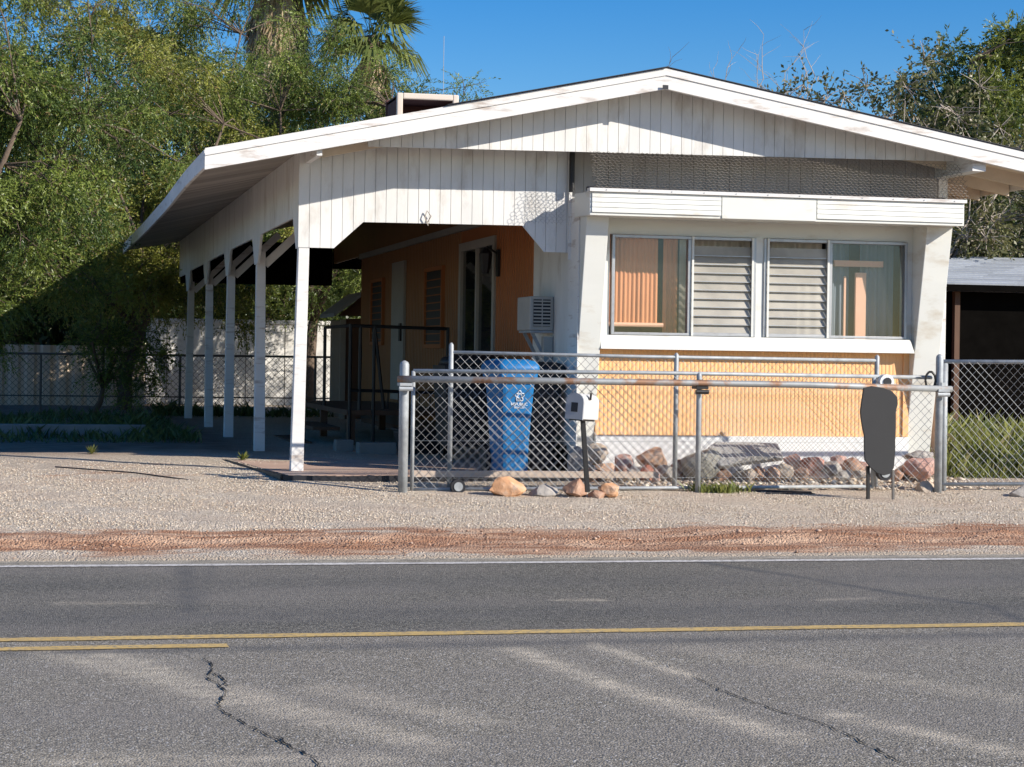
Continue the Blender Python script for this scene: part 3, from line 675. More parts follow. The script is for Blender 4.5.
# lantern
mb = MB(); ly = 20.12
mb.box((TX0-.04, ly-.05, 2.25), (TX0-.012, ly+.05, 2.55)); mb.bar((TX0-.03, ly, 2.5), (TX0-.16, ly, 2.58), .02, .02); lamp = mb.build('wall_lantern', BLK, house)
mb = MB(); mb.tube([(TX0-.17, ly, 2.28), (TX0-.17, ly, 2.33), (TX0-.17, ly, 2.5), (TX0-.17, ly, 2.56)], [.035, .05, .075, .02], 6); mb.build('lamp_shade', BLKP, lamp)

# fins: raked side wings, front edge from (16.75,2.93) to (17.2,.45)
def fin(x0, x1, nm):
    mb = MB(); pr = [(16.79, 2.68), (17.20, .44), (17.36, .44), (17.36, 2.90), (16.78, 2.90)]
    mb.prism(pr, lambda a, b, t: (t, a, b), x0, x1); o = mb.build('fin', WM, house, bevel=.006)
    return o
f1 = fin(5.09, 5.31, 'fin'); f1['label'] = 'raked white fin at the left of the front window'
f2 = fin(8.56, 8.83, 'fin'); f2['label'] = 'raked white fin at the right of the front window'
mb = MB(); mb.box((5.078, 17.0, .5), (5.088, 17.34, 2.88)); mb.build('seam_strip', WF, f1)
# front wall around windows: Y 17.12 face
mb = MB()
mb.box((5.31, 17.10, 2.55), (8.56, 17.16, 2.90)); mb.box((5.31, 17.10, 1.55), (5.42, 17.16, 2.55)); mb.box((8.50, 17.10, 1.55), (8.56, 17.16, 2.55)); mb.box((6.905, 17.085, 1.575), (6.985, 17.16, 2.55))
mb.build('front_wall', WM, house)
mb = MB(); mb.hexa([(5.312, 17.0, 1.44), (8.555, 17.0, 1.44), (8.555, 17.15, 1.44), (5.312, 17.15, 1.44), (5.312, 17.03, 1.575), (8.52, 17.03, 1.575), (8.52, 17.15, 1.575), (5.312, 17.15, 1.575)])
mb.build('window_sill', WM, house, bevel=.005)
mb = MB(); ribs(mb, 5.312, 8.50, .61, 1.44, .040, .0035, PY(17.15)); mb.build('peach_panel', PEACH, house)
mb = MB(); mb.box((5.312, 17.152, .6), (8.56, 17.2, 1.44)); mb.box((8.50, 17.13, .61), (8.56, 17.151, 1.44)); mb.build('panel_backing', PEACH, house)
mb = MB(); mb.box((5.312, 17.12, .24), (8.558, 17.17, .605)); mb.box((5.1, 17.22, .2), (5.33, 17.3, .44)); mb.box((8.56, 17.22, .2), (8.85, 17.3, .44)); mb.build('skirting', WS, house)
# windows
def front_window(x0, x1, louv_left):
    mb = MB(); z0, z1 = 1.58, 2.545; y0, y1 = 17.07, 17.13
    xm = x0 + (x1-x0)*(.46 if louv_left else .535)
    for a, b, c, d in ((x0, x0+.03, z0, z1), (x1-.03, x1, z0, z1), (x0+.03, x1-.03, z0, z0+.025), (x0+.03, x1-.03, z1-.03, z1), (xm-.018, xm+.018, z0+.025, z1-.03)):
        mb.box((a, y0, c), (b, y1, d))
    wn = mb.build('window', ALU, house, bevel=.003)
    la, lb_ = (x0+.03, xm-.018) if louv_left else (xm+.018, x1-.03); pa, pb = (xm+.018, x1-.03) if louv_left else (x0+.03, xm-.018)
    mb = MB(); mb.box((pa, 17.10, z0+.025), (pb, 17.105, z1-.03)); mb.build('pane', GLASS, wn)
    mb = MB(); N = 10; hh_ = (z1-.13-z0)/N
    for k in range(N):
        z = z0+.03+k*hh_; mb.hexa([(la, 17.082, z), (lb_, 17.082, z), (lb_, 17.086, z), (la, 17.086, z), (la, 17.115, z+hh_+.012), (lb_, 17.115, z+hh_+.012), (lb_, 17.119, z+hh_+.012), (la, 17.119, z+hh_+.012)])
    mb.build('louvres', LOUVG, wn)
    mb = MB()
    for k in range(N): z = z0+.03+k*hh_; mb.box((la, 17.078, z-.004), (lb_, 17.088, z+.004))
    mb.build('louvre_edges', ALU, wn)
    for q in (la, lb_-.02): MB().box((q, 17.055, z0), (q+.02, 17.069, z1)).build('screen_frame', WM, wn)
LOUVG = glass('louvre_glass', (.8, .8, .78), .46, .8, (.64, .60, .52))
front_window(5.435, 6.905, False); front_window(6.985, 8.50, True)
# curtains behind the panes
def curtain(x0, x1, z0, z1, Y, amp, m, per=.07):
    xs_ = np.arange(x0, x1, .01); n_ = len(xs_)
    vs_ = []
    for z, k in ((z0, 1.15), (z1, .85)): vs_ += [(x, Y+amp*k*sin(x*2*pi/per)+amp*.5*sin(x*31+1), z) for x in xs_]
    mb = MB(); mb.add(vs_, [(i, i+1, i+1+n_, i+n_) for i in range(n_-1)]); return mb.build('curtain', m, house, smooth=True)
curtain(5.43, 5.95, 1.70, 2.62, 17.22, .008, CURO, .045); curtain(6.01, 6.16, 1.60, 2.62, 17.24, .012, CURO, .05)
curtain(6.2, 6.95, 1.5, 2.6, 17.33, .015, LOUV, .12); curtain(7.0, 7.72, 1.5, 2.6, 17.33, .015, LOUV, .12)
mb = MB(); mb.tube([(5.44, 17.2, 1.68), (6.0, 17.2, 1.68)], .022, 8); mb.build('curtain_rail', CURP, house)
curtain(7.74, 7.98, 1.5, 2.6, 17.32, .02, CURG, .09); curtain(8.12, 8.46, 1.5, 2.6, 17.32, .02, CURG, .1)
mb = MB(); mb.box((7.80, 17.24, 2.30), (8.32, 17.27, 2.36)); mb.box((8.02, 17.22, 1.5), (8.13, 17.25, 2.24)); mb.box((7.90, 17.23, 1.5), (7.92, 17.25, 2.2)); mb.build('inner_frame', CURP, house)
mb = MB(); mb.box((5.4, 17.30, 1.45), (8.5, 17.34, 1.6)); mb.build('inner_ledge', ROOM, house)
# sunshade awning box
mb = MB(); Xa, Xb = 5.06, 8.85
mb.hexa([(Xa, 16.60, 2.685), (Xb, 16.60, 2.685), (Xb, 17.1, 2.70), (Xa, 17.1, 2.70), (Xa, 16.60, 2.905), (Xb, 16.60, 2.905), (Xb, 17.1, 2.925), (Xa, 17.1, 2.925)])
aw = mb.build('sunshade', WM, house, bevel=.004)
mb = MB()
for (xa, xb) in ((Xa+.02, 6.35), (7.32, Xb-.01)):
    mb = MB()
    for k in range(4): z = 2.715+k*.047; mb.hexa([(xa, 16.585, z), (xb, 16.585, z), (xb, 16.599, z), (xa, 16.599, z), (xa, 16.591, z+.047), (xb, 16.591, z+.047), (xb, 16.599, z+.047), (xa, 16.599, z+.047)])
    mb.build('slats', WM, aw)
mb = MB(); mb.box((6.36, 16.588, 2.69), (7.31, 16.599, 2.90)); mb.build('flat_panel', WM, aw)
mb = MB(); mb.box((Xa-.01, 16.565, 2.906), (Xb+.01, 16.66, 2.938)); mb.build('top_rail', WF, aw)
mb = MB()
for k in range(12): MB().tube([(Xa+.15+k*.32, 16.560, 2.922), (Xa+.15+k*.32, 16.566, 2.922)], .006, 6).build('screw', GALV, aw)
# dark pipe added to make the shaded gap read darker
mb = MB(); mb.tube([(5.12, 16.9, 2.96), (6.3, 16.95, 2.955), (8.8, 16.9, 2.965)], .022, 6); mb.build('shade_filler_pipe', BLKP, house)
# chicken wire over the gap and a patch on the siding
def hexnet(fn, w_, h_, c, rad):
    mb = MB(); hz = c*.55; nx = int(w_/c); nz = int(h_/(hz*2))
    def tb(a, b):
        jit = lambda p: fn(p[0], p[1])
        mb.tube([jit(a), jit(b)], rad, 3, False)
    for j in range(nz*2):
        z = j*hz; ox = (j % 2)*c/2
        for i in range(nx):
            x = i*c+ox
            j1 = lambda x, z: (x+.004*sin(z*91+x*7), z+.004*sin(x*53+z*11))
            a = j1(x, z); b = j1(x, z+hz*.5); c1 = j1(x-c/2, z+hz); c2 = j1(x+c/2, z+hz)
            tb(a, b)
            if c1[0] > 0: tb(b, c1)
            if c2[0] < w_: tb(b, c2)
    return mb
hexnet(lambda a, b: (5.12+a, 16.66+.19*(b/.40)+.02*sin(a*5), 2.94+b), 3.85, .42, .048, .0022).build('chicken_wire', CHIC, house)
hexnet(lambda a, b: (4.62+a, YS-.012, 2.64+b), .42, .30, .045, .0012).build('chicken_wire', WIRE, house)

# frayed rope hanging from the front siding
mb = MB(); p = at(428, 216, YS-.03)
mb.tube([(p[0], YS-.02, p[2]-.06), (p[0]+.03, YS-.03, p[2]), (p[0]-.01, YS-.03, p[2]+.05), (p[0]-.03, YS-.03, p[2]-.01), (p[0]+.005, YS-.02, p[2]-.09)], .006, 5)
tag(mb.build('rope', TWIG), 'frayed pale rope knot hanging at the lower edge of the carport siding', 'rope')
# air conditioner
ACM = mat('aged_cream_metal', (.42, .40, .36), .6, .1, 5)
ac_ = thing('air_conditioner', 'pale boxy air conditioner mounted on the white side wall under the carport', 'air conditioner', (4.97, 18.1, 1.62))
mb = MB(); mb.box((4.85, 17.9, 1.62), (5.095, 18.4, 1.96)); mb.build('casing', ACM, ac_, bevel=.01)
mb = MB(); mb.box((4.885, 17.892, 1.66), (5.06, 17.899, 1.93)); mb.build('vent_back', BLKP, ac_)
mb = MB()
for k in range(8): mb.box((4.885, 17.878, 1.665+k*.034), (5.06, 17.891, 1.68+k*.034))
mb.box((4.965, 17.872, 1.66), (4.975, 17.877, 1.93)); mb.build('grille', ACM, ac_)
mb = MB(); mb.bar((4.90, 18.0, 1.60), (5.09, 18.0, 1.25), .03, .03); mb.bar((4.90, 18.3, 1.60), (5.09, 18.3, 1.25), .03, .03); mb.box((4.86, 17.9, 1.596), (5.09, 18.35, 1.618)); mb.build('bracket', GALV, ac_)
mb = MB(); mb.box((5.0, 17.9, 1.28), (5.09, 18.0, 1.56)); mb.build('meter_box', ACM, ac_)

# cooler frame on the roof
yc = 19.5; A = at(397, 108, yc); B = at(459, 94, yc)
ck = thing('cooler_housing', 'open beige metal cooler frame standing on the left roof slope', 'roof cooler', (A[0], yc, rt(A[0])))
x0, x1 = A[0], B[0]; z1_ = at(425, 93.5, yc)[2]; zb = rt(x0)-.05
mb = MB(); t = .065
mb.box((x0, yc, zb), (x0+t, yc+.05, z1_)); mb.box((x1-t, yc, zb), (x1, yc+.05, z1_)); mb.box((x0+t, yc, z1_-t), (x1-t, yc+.05, z1_))
mb.build('front_frame', BEIGE, ck, bevel=.012)
mb = MB(); mb.box((x0+.01, yc+.051, zb), (x0+.035, yc+.62, z1_-.02)); mb.box((x1-.035, yc+.051, zb+.1), (x1-.01, yc+.62, z1_-.02)); mb.box((x0+.01, yc+.051, z1_-.06), (x1-.01, yc+.62, z1_-.035)); mb.build('side_panel', RBRN, ck)
mb = MB(); mb.box((x0, yc+.62, zb), (x0+t, yc+.67, z1_)); mb.box((x1-t, yc+.62, zb), (x1, yc+.67, z1_)); mb.box((x0+t, yc+.62, z1_-.17), (x1-t, yc+.67, z1_)); mb.build('rear_frame', RBRN, ck)
p = at(444, 36, 23); q = at(445, 100, 23)
mb = MB(); mb.tube([(p[0], 23, q[2]-.1), (p[0], 23, p[2])], .0035, 5); tag(mb.build('antenna_mast', WIRE), 'thin bare antenna mast rising above the roof beside the cooler frame', 'antenna')

# ------------------------------------------------------------------ entry steps and railing
st = thing('entry_steps', 'wooden landing with black iron railing at the side door under the carport', 'steps', (4.3, 23, .25))
mb = MB(); mb.box((3.70, 22.0, .62), (5.0, 26.4, .68)); 
for xx in (3.72, 4.9):
    for yy in (22.05, 24.2, 26.3): mb.box((xx, yy, .25), (xx+.09, yy+.09, .62))
mb.build('landing', BRWD, st)
mb = MB(); mb.box((3.35, 22.4, .42), (3.68, 24.2, .46)); mb.box((3.1, 22.4, .25), (3.34, 24.2, .28)); mb.build('tread', BRWD, st)
def rod(*pts, r=.02, nm='railing'): mb = MB(); mb.tube(pts, r, 6); return mb
mb = MB()
for pl in (((3.73, 22.0, .3), (3.73, 22.0, 1.72)), ((4.93, 22.0, .68), (4.93, 22.0, 1.70)), ((3.73, 22.0, 1.70), (4.93, 22.0, 1.68)), ((4.02, 22.0, .3), (4.02, 22.0, 1.71)), ((3.85, 22.0, .68), (3.85, 22.0, 1.7)),
           ((4.02, 22.0, 1.70), (4.15, 22.0, .7)), ((3.73, 22.0, .92), (4.93, 22.0, .90)), ((3.73, 22, 1.7), (3.73, 24.0, 1.7)), ((3.73, 24, .68), (3.73, 24.0, 1.7))):
    mb.tube(pl, .021, 6)
for k in range(6): mb.tube([(4.2+k*.13, 22.0, .70), (4.2+k*.13, 22.0, .90)], .008, 5)
mb.build('railing', BLK, st)
def block(x, y, w_, h_, d, rz, lb):
    t_ = thing('concrete_block', lb, 'concrete block', (x, y, .245)); mb = MB(); mb.box((x-w_/2, y-d/2, .245), (x+w_/2, y+d/2, .245+h_)); mb.build('block_body', CONG, t_, bevel=.006)
    return t_
block(3.75, 20.3, .42, .13, .2, 0, 'long grey concrete block on the slab in front of the entry steps')
block(3.48, 20.9, .2, .13, .2, 0, 'short grey concrete block left of the long one before the entry steps')
tb_ = thing('storage_tub', 'dark navy storage tub on the slab beside the entry steps', 'tub', (4.3, 20.4, .245))
mb = MB(); mb.hexa([(4.05, 20.2, .245), (4.55, 20.2, .245), (4.55, 20.6, .245), (4.05, 20.6, .245), (4.0, 20.15, .50), (4.6, 20.15, .50), (4.6, 20.65, .50), (4.0, 20.65, .50)]); mb.build('tub_body', BLKP, tb_, bevel=.02)
mb = MB(); mb.box((3.98, 20.13, .501), (4.62, 20.67, .53)); mb.build('lid', BLKP, tb_, bevel=.01)

# ------------------------------------------------------------------ bins
def bin_(x, y, s, rz, bm_, name, lb, logo):
    t_ = thing(name, lb, 'bin', (x, y, .245))
    T = Matrix.Translation((x, y, .245)) @ Matrix.Rotation(rz, 4, 'Z') @ Matrix.Diagonal((s*.9, s*.95, s*1.02, 1))
    def tr_(mb): mb.v = [tuple(T @ Vector(p)) for p in mb.v]; return mb
    def ring(w_, d, z, yo=0, c=.06, k=3):
        o = []
        for sx, sy, a0 in ((1, -1, -pi/2), (1, 1, 0), (-1, 1, pi/2), (-1, -1, pi)):
            for i in range(k+1):
                a = a0 + pi/2*i/k; o.append((sx*(w_/2-c)+c*cos(a), yo+sy*(d/2-c)+c*sin(a), z))
        return o
    def loft(rs, cap=True):
        mb = MB(); n_ = len(rs[0]); vs_ = [p for r in rs for p in r]
        fs = [(i*n_+k, i*n_+(k+1) % n_, (i+1)*n_+(k+1) % n_, (i+1)*n_+k) for i in range(len(rs)-1) for k in range(n_)]
        if cap: fs += [tuple(range(n_-1, -1, -1)), tuple((len(rs)-1)*n_+k for k in range(n_))]
        return mb.add(vs_, fs)
    b = tr_(loft([ring(.32, .42, .02), ring(.335, .44, .30), ring(.40, .56, .86), ring(.41, .57, .87), ring(.45, .62, .875), ring(.455, .625, .97), ring(.42, .6, .975)])).build('bin_body', bm_, t_)
    b.data.polygons.foreach_set('use_smooth', [False]*len(b.data.polygons))
    tr_(loft([ring(.475, .66, .98), ring(.485, .67, 1.0), ring(.475, .66, 1.03), ring(.42, .58, 1.075), ring(.30, .42, 1.095)])).build('lid', bm_, t_, smooth=True)
    mb = MB(); mb.tube([(-.18, .34, .98), (-.18, .39, .98), (.18, .39, .98), (.18, .34, .98)], .014, 6); tr_(mb).build('handle', bm_, t_)
    for sx in (-1, 1): mb = MB(); mb.tube([(sx*.17, .22, .12), (sx*.22, .22, .12)], .12, 16); tr_(mb).build('wheel', BLKP, t_)
    if logo:
        yf = lambda z: -(.44+(.56-.44)*(z-.30)/.56)/2-.004
        mb = MB(); cz = .745
        for k in range(5):
            a0 = pi/2+2*pi*k/5; px, pz = .036*cos(a0), .036*sin(a0); ringp = []
            for i in range(9): a = 2*pi*i/8; ringp.append((.02+px+.017*cos(a), yf(cz), cz+pz+.017*sin(a)))
            mb.tube(ringp, .0055, 4)
        tr_(mb).build('emblem', WLOGO, b)
        for txt, z, sz in (('REPUBLIC', .655, .040), ('SERVICES', .628, .026)):
            cu = bpy.data.curves.new('lettering', 'FONT'); cu.body = txt; cu.size = sz*s; cu.align_x = 'CENTER'; cu.extrude = .0008; cu.materials.append(WLOGO)
            tmp = bpy.data.objects.new('tmp', cu); col.objects.link(tmp); bpy.context.view_layer.update()
            me = bpy.data.meshes.new_from_object(tmp); bpy.data.objects.remove(tmp); o = bpy.data.objects.new('lettering', me); col.objects.link(o); o.parent = b
            o.location = T @ Vector((.02, yf(z)-.002, z)) - Vector(parent_loc(b)); o.rotation_euler = (pi/2-.105, 0, rz)
    return t_
bin_(4.45, 17.12, .97, .06, BLUE, 'recycling_bin', 'blue wheeled recycling bin with white emblem behind the sliding gate', True)
bin_(4.86, 17.62, .95, .1, BLKP, 'rubbish_bin', 'black wheeled bin in the shade right behind the blue one', False)
# dark covered grill behind fence
bb = thing('covered_grill', 'low dark covered grill in the carport shade left of the blue bin', 'grill', (4.6, 19.3, .245))
mb = MB(); vs_ = []; 
for zz, sc in ((1.25, .95), (1.33, .85), (1.38, .55), (1.395, .2)):
    for k in range(16): a = 2*pi*k/16; vs_.append((4.62+.42*sc*cos(a), 19.3+.3*sc*sin(a), zz))
mb.add(vs_, [(i*16+k, i*16+(k+1) % 16, i*16+16+(k+1) % 16, i*16+16+k) for i in range(3) for k in range(16)] + [tuple(range(48, 64)), tuple(range(15, -1, -1))]); mb.build('cover', BLKP, bb, smooth=True)
mb = MB(); mb.hexa([(4.28, 19.05, .40), (4.95, 19.05, .40), (4.95, 19.55, .40), (4.28, 19.55, .40), (4.23, 19.0, 1.25), (5.0, 19.0, 1.25), (5.0, 19.6, 1.25), (4.23, 19.6, 1.25)]); mb.build('grill_body', BLKP, bb)
for sx in (4.33, 4.9):
    for sy in (19.1, 19.5): mb = MB(); mb.tube([(sx, sy, .245), (sx, sy, .42)], .025, 6); mb.build('leg', BLK, bb)

# ------------------------------------------------------------------ fences
def mesh_panel(x0, x1, Y0, Y1, z0a, z1a, z0b, z1b, cell=.084, r=.0023, seed=0):
    """straight diagonal wires clipped to a quad, woven a little front and back"""
    W = x1-x0; mb = MB(); Hh = max(z1a-z0a, z1b-z0b); rr = random.Random(seed)
    def P3(s, h, k):  # s along, h 0..1
        a = min(max((s-x0)/W, 0), 1); zb = z0a+(z0b-z0a)*a; zt = z1a+(z1b-z1a)*a
        return (s+.006*sin(h*9+s*3), Y0+(Y1-Y0)*a+k+.012*sin(s*2.1)*sin(h*3), zb+(zt-zb)*h)
    n_ = int((W+Hh)/cell)+1
    for dr_ in (1, -1):
        for i in range(n_):
            if dr_ == 1: s0 = x0-Hh+i*cell; s1 = s0+Hh
            else: s0 = x1+Hh-i*cell; s1 = s0-Hh
            a, b = 0., 1.
            for (lo, hi) in ((x0, x1),):
                def s_at(t): return s0+(s1-s0)*t
                if s1 > s0: a = max(a, (lo-s0)/(s1-s0)); b = min(b, (hi-s0)/(s1-s0))
                else: a = max(a, (s0-hi)/(s0-s1)); b = min(b, (s0-lo)/(s0-s1))
            if b-a < .02: continue
            K = max(1, int((b-a)*4)); mb.tube([P3(s_at(a+(b-a)*k/K), a+(b-a)*k/K, .003*dr_) for k in range(K+1)], r, 3, False)
    return mb
# sliding gate
zt_l, zt_r = 1.21, 1.22
sg = thing('sliding_gate', 'long rolling chain link gate panel on small wheels in front of the bin and rocks', 'gate', (5.4, 15.95, .15))
GY = 15.95; gx0, gx1 = 3.27, 7.62
mb = MB(); mb.tube([(gx0, GY, 1.215), (5.4, GY, 1.225), (8.2, GY, 1.215)], .018, 8); mb.tube([(gx0, GY, .17), (gx1, GY, .20)], .016, 8); mb.tube([(gx0, GY, .16), (gx0, GY, 1.215)], .018, 8); mb.tube([(gx1, GY, .18), (gx1, GY, 1.22)], .018, 8); mb.tube([(gx0, GY+.01, .60), (gx1, GY+.01, .605)], .003, 4)
fr_ = mb.build('frame', GALV, sg, smooth=True)
mesh_panel(gx0+.02, gx1-.02, GY, GY, .18, 1.2, .21, 1.2, seed=1).build('wire_mesh', WIRE, sg)
mesh_panel(gx1+.02, 8.2, GY, GY, .18, 1.2, .21, 1.2, seed=6).build('wire_mesh', WIRE, sg)
def wheel(x, y, z, r, parent):
    mb = MB(); mb.tube([(x, y-.03, z), (x, y+.03, z)], r, 18); wl = mb.build('wheel', BLKP, parent)
    mb = MB(); mb.tube([(x, y-.038, z), (x, y-.031, z)], r*.62, 14); mb.build('hub', GALV, wl)
wheel(3.66, 15.85, .205, .065, sg); wheel(7.70, 15.88, .33, .07, sg)
mb = MB(); mb.tube([(7.72, 15.88, 1.17), (7.72, 15.96, 1.17)], .07, 14); mb.box((7.64, 15.86, 1.10), (7.80, 15.875, 1.15)); mb.build('top_roller', WS, sg)
mb = MB(); mb.tube([(7.72, 15.87, 1.17), (7.72, 15.879, 1.17)], .04, 12); mb.build('roller_hub', BLKP, sg)
# track pipe with its posts
tf = thing('gate_track', 'thick grey and rusty pipe rail carried by three steel posts before the gate', 'rail', (5.6, 15.8, .15))
mb = MB(); mb.tube([(3.10, 15.8, 1.145), (5.0, 15.8, 1.142), (6.9, 15.8, 1.135), (8.32, 15.8, 1.11)], .030, 12); mb.build('track_pipe', RUSTP, tf, smooth=True)
for x, zt, r in ((3.17, 1.27, .042), (5.885, 1.20, .024), (8.23, 1.40, .035)):
    yp = 15.86 if x != 3.17 else 15.86
    mb = MB(); mb.tube([(x, yp, .08), (x, yp, zt), (x, yp, zt+.02), (x, yp, zt+.035)], [r, r, r*.8, r*.2], 12); po = mb.build('post', GALV, tf, smooth=True)
    mb = MB(); mb.box((x-.055, 15.765, 1.085), (x+.055, 15.9, 1.11)); mb.tube([(x-.06, 15.78, 1.06), (x+.06, 15.78, 1.06)], .02, 8); mb.tube([(x, 15.84, 1.12), (x, 15.84, 1.17)], r*1.2, 10); mb.build('bracket', BLK if x == 5.885 else GALV, po)
# chain fence behind the gate
RY = 16.18
rf_ = thing('chain_link_fence', 'low chain link fence standing just behind the sliding gate', 'fence', (5.7, RY, .18), 'chain link fences')
mb = MB(); mb.tube([(3.66, RY, 1.385), (5.4, RY, 1.37), (7.76, RY, 1.365)], .016, 8); mb.build('top_rail', GALV, rf_, smooth=True)
for x, zt in ((3.66, 1.45), (5.78, 1.39), (7.76, 1.40)):
    mb = MB(); mb.tube([(x, RY, .12), (x, RY, zt), (x, RY, zt+.02)], [.022, .022, .008], 10); mb.build('post', GALV, rf_, smooth=True)
mesh_panel(3.70, 7.74, RY+.02, RY+.02, .22, 1.38, .22, 1.36, seed=2).build('wire_mesh', WIRE, rf_)
mb = MB(); mb.tube([(3.7, RY+.03, .25), (7.74, RY+.03, .27)], .003, 4); mb.build('bottom_wire', GALV, rf_)
# right fence
r2 = thing('chain_link_fence', 'chain link fence right of the gate post with green grass behind', 'fence', (9.5, 15.95, .15), 'chain link fences')
mb = MB(); mb.tube([(8.30, 15.95, 1.365), (12.4, 15.95, 1.40)], .020, 8); mb.tube([(8.30, 15.95, .22), (12.4, 15.95, .24)], .018, 8); mb.build('top_rail', GALV, r2, smooth=True)
for x in (8.335, 10.8, 12.4):
    mb = MB(); mb.tube([(x, 15.97, .1), (x, 15.97, 1.36)], .034, 10); mb.build('post', GALV, r2, smooth=True)
mesh_panel(8.38, 12.3, 15.93, 15.93, .24, 1.36, .26, 1.39, cell=.085, seed=3).build('wire_mesh', WIRE, r2)
# wooden rail lying between gate and fence
mb = MB(); mb.bar((3.3, 16.12, .30), (5.6, 16.15, .29), .08, .055); tag(mb.build('timber_rail', BRWD if False else mat('weathered_pale_timber', (.50, .40, .32), .9, .2, 5, (.2, 1, 1), .05, 40)), 'weathered pale timber rail lying low behind the gate mesh', 'timber')
mb = MB(); mb.bar((6.35, 15.98, .16), (6.95, 15.80, .15), .12, .03); mb.bar((6.5, 15.75, .15), (6.95, 15.72, .145), .03, .02); tag(mb.build('plastic_trough', BLKP), 'flat black plastic strip lying on the gravel under the slab', 'plastic strip')
# chain at right post
mb = MB()
for k in range(10):
    a = 2*pi*k/10; a2 = 2*pi*(k+1)/10; mb.tube([(8.14+.05*cos(a), 15.86, 1.19+.08*sin(a)), (8.14+.05*cos(a2), 15.86, 1.19+.08*sin(a2))], .011, 5)
tag(mb.build('lock_chain', BLK), 'dark loop of chain holding the gate to its right post', 'chain')
# back fence, dark wires in the shade
bf = thing('chain_link_fence', 'dark chain link fence far back below the trees in front of the pale walls', 'fence', (2, 31.9, .3), 'chain link fences')
mb = MB(); mb.tube([(-5, 31.9, 1.28), (5.2, 31.9, 1.30)], .02, 6); mb.tube([(-5, 31.9, .58), (5.2, 31.9, .58)], .012, 5); mb.build('top_rail', WIRED, bf)
for k in range(5):
    mb = MB(); mb.tube([(-4.6+k*2.35, 31.93, .28), (-4.6+k*2.35, 31.93, 1.3)], .022, 6); mb.build('post', WIRED, bf)
mesh_panel(-1.2, 5.2, 31.88, 31.88, .32, 1.27, .32, 1.29, cell=.11, r=.004, seed=4).build('wire_mesh', WIRED, bf)

# ------------------------------------------------------------------ mailbox
MXp = at(588, 480, 15.35); mx = thing('mailbox', 'dented pale mailbox on a leaning black post in front of the gate', 'mailbox', (MXp[0], 15.35, gz(15.35)))
tp = at(582.5, 418, 15.35); bt = at(587.5, 492, 15.35)
mb = MB(); mb.bar(bt, (tp[0], 15.35, tp[2]+.02), .036, .036, (0, 1, 0)); mb.build('post', BLK, mx)
c = Vector(at(580, 419, 15.35)); ang = radians(-38)
T = Matrix.Translation(c) @ Matrix.Rotation(radians(4), 4, 'Y') @ Matrix.Rotation(ang, 4, 'Z')
mb = MB(); prof = [(-.075, 0), (.075, 0)] + [(.075*cos(a), .145+.075*sin(a)) for a in np.linspace(0, pi, 10)]
mb.prism(prof, lambda a, b, t: tuple(T @ Vector((a, t, b))), -.14, .24); bx_ = mb.build('box', MBOX, mx, bevel=.006)
mb = MB(); prof2 = [(a*1.06, b*1.03-.004) for a, b in prof]; mb.prism(prof2, lambda a, b, t: tuple(T @ Vector((a, t, b))), -.152, -.128); dd = mb.build('door', mat('mailbox_door_grey', (.33, .34, .36), .5, .08), mx)
mb = MB(); mb.prism([(-.03, .06), (.03, .06), (.03, .14), (-.03, .14)], lambda a, b, t: tuple(T @ Vector((a, t, b))), -.155, -.1525); mb.build('plaque', BLKP, dd)
mb = MB(); mb.prism([(.0, .19), (.02, .19), (.02, .24), (0, .24)], lambda a, b, t: tuple(T @ Vector((.08+.004*a, b-.19-.02, .17+a*3))), 0, .05); mb.build('flag', BLKP, mx)
mb = MB(); mb.prism([(-.06, -.015), (.06, -.015), (.06, -.001), (-.06, -.001)], lambda a, b, t: tuple(T @ Vector((a, t, b))), -.1, .2); mb.build('bracket', BLK, mx)

# ------------------------------------------------------------------ black sign
SY = 15.25
out = [(864, 388), (872, 386), (884, 388), (892, 391), (897.5, 397), (898, 404), (896, 412), (896, 425), (895.5, 440), (895.5, 452), (894, 468), (890, 474), (884, 475.5), (877, 473), (870, 467), (865, 460), (864.5, 448), (864.5, 436), (862, 424), (860.5, 412), (862, 400)]
sp_ = [at(x, y, SY) for x, y in out]; cx = sum(p[0] for p in sp_)/len(sp_)
sg2 = thing('yard_sign', 'blank charcoal board on two thin metal legs in front of the gate', 'sign', (cx, SY, gz(SY)))
mb = MB(); mb.prism([(p[0], p[2]) for p in sp_], PY(SY), 0, .02); mb.build('board', CHAR, sg2, bevel=.004)
for xt, yt, xb, yb, r, Yl in ((868, 466, 868, 503, .016, SY+.03), (893, 470, 893, 511, .012, SY-.01)):
    a = at(xt, yt, Yl+.02); b = at(xb, yb, Yl+.02); mb = MB(); mb.bar((a[0], a[1], a[2]), (b[0], a[1], gz(Yl)-.03), r*1.6, r*1.6, (0, 1, 0)); mb.build('leg', BLK if xt == 868 else WIRED, sg2)

# ------------------------------------------------------------------ background structures
bw = thing('garden_wall', 'whitewashed wall behind the rear chain link fence dappled with leaf shade', 'wall', (4.5, 37.5, .3))
mb = MB(); mb.box((2.2, 37.5, .25), (9.5, 37.7, 1.95)); bwm = mb.build('wall_face', WALLW, bw)
mb = MB(); mb.box((2.2, 37.47, 1.951), (9.5, 37.73, 2.03)); mb.build('coping', WALLW, bw)
mb = MB()
for k in range(9): mb.box((2.6+k*.8, 37.493, .3), (2.612+k*.8, 37.499, 1.94))
mb.build('joints', WIRED, bw)
tfc = thing('sheet_fence', 'tan corrugated metal fence under the trees at the left', 'fence', (-1, 36.2, .3))
mb = MB(); ribs(mb, -8, 2.1, .28, 1.45, .30, .04, PY(36.2)); mb.build('sheet_panel', FTAN, tfc)
for k in range(5): mb = MB(); mb.box((-6+k*2, 36.25, .25), (-5.92+k*2, 36.33, 1.5)); mb.build('post', BRWD, tfc)
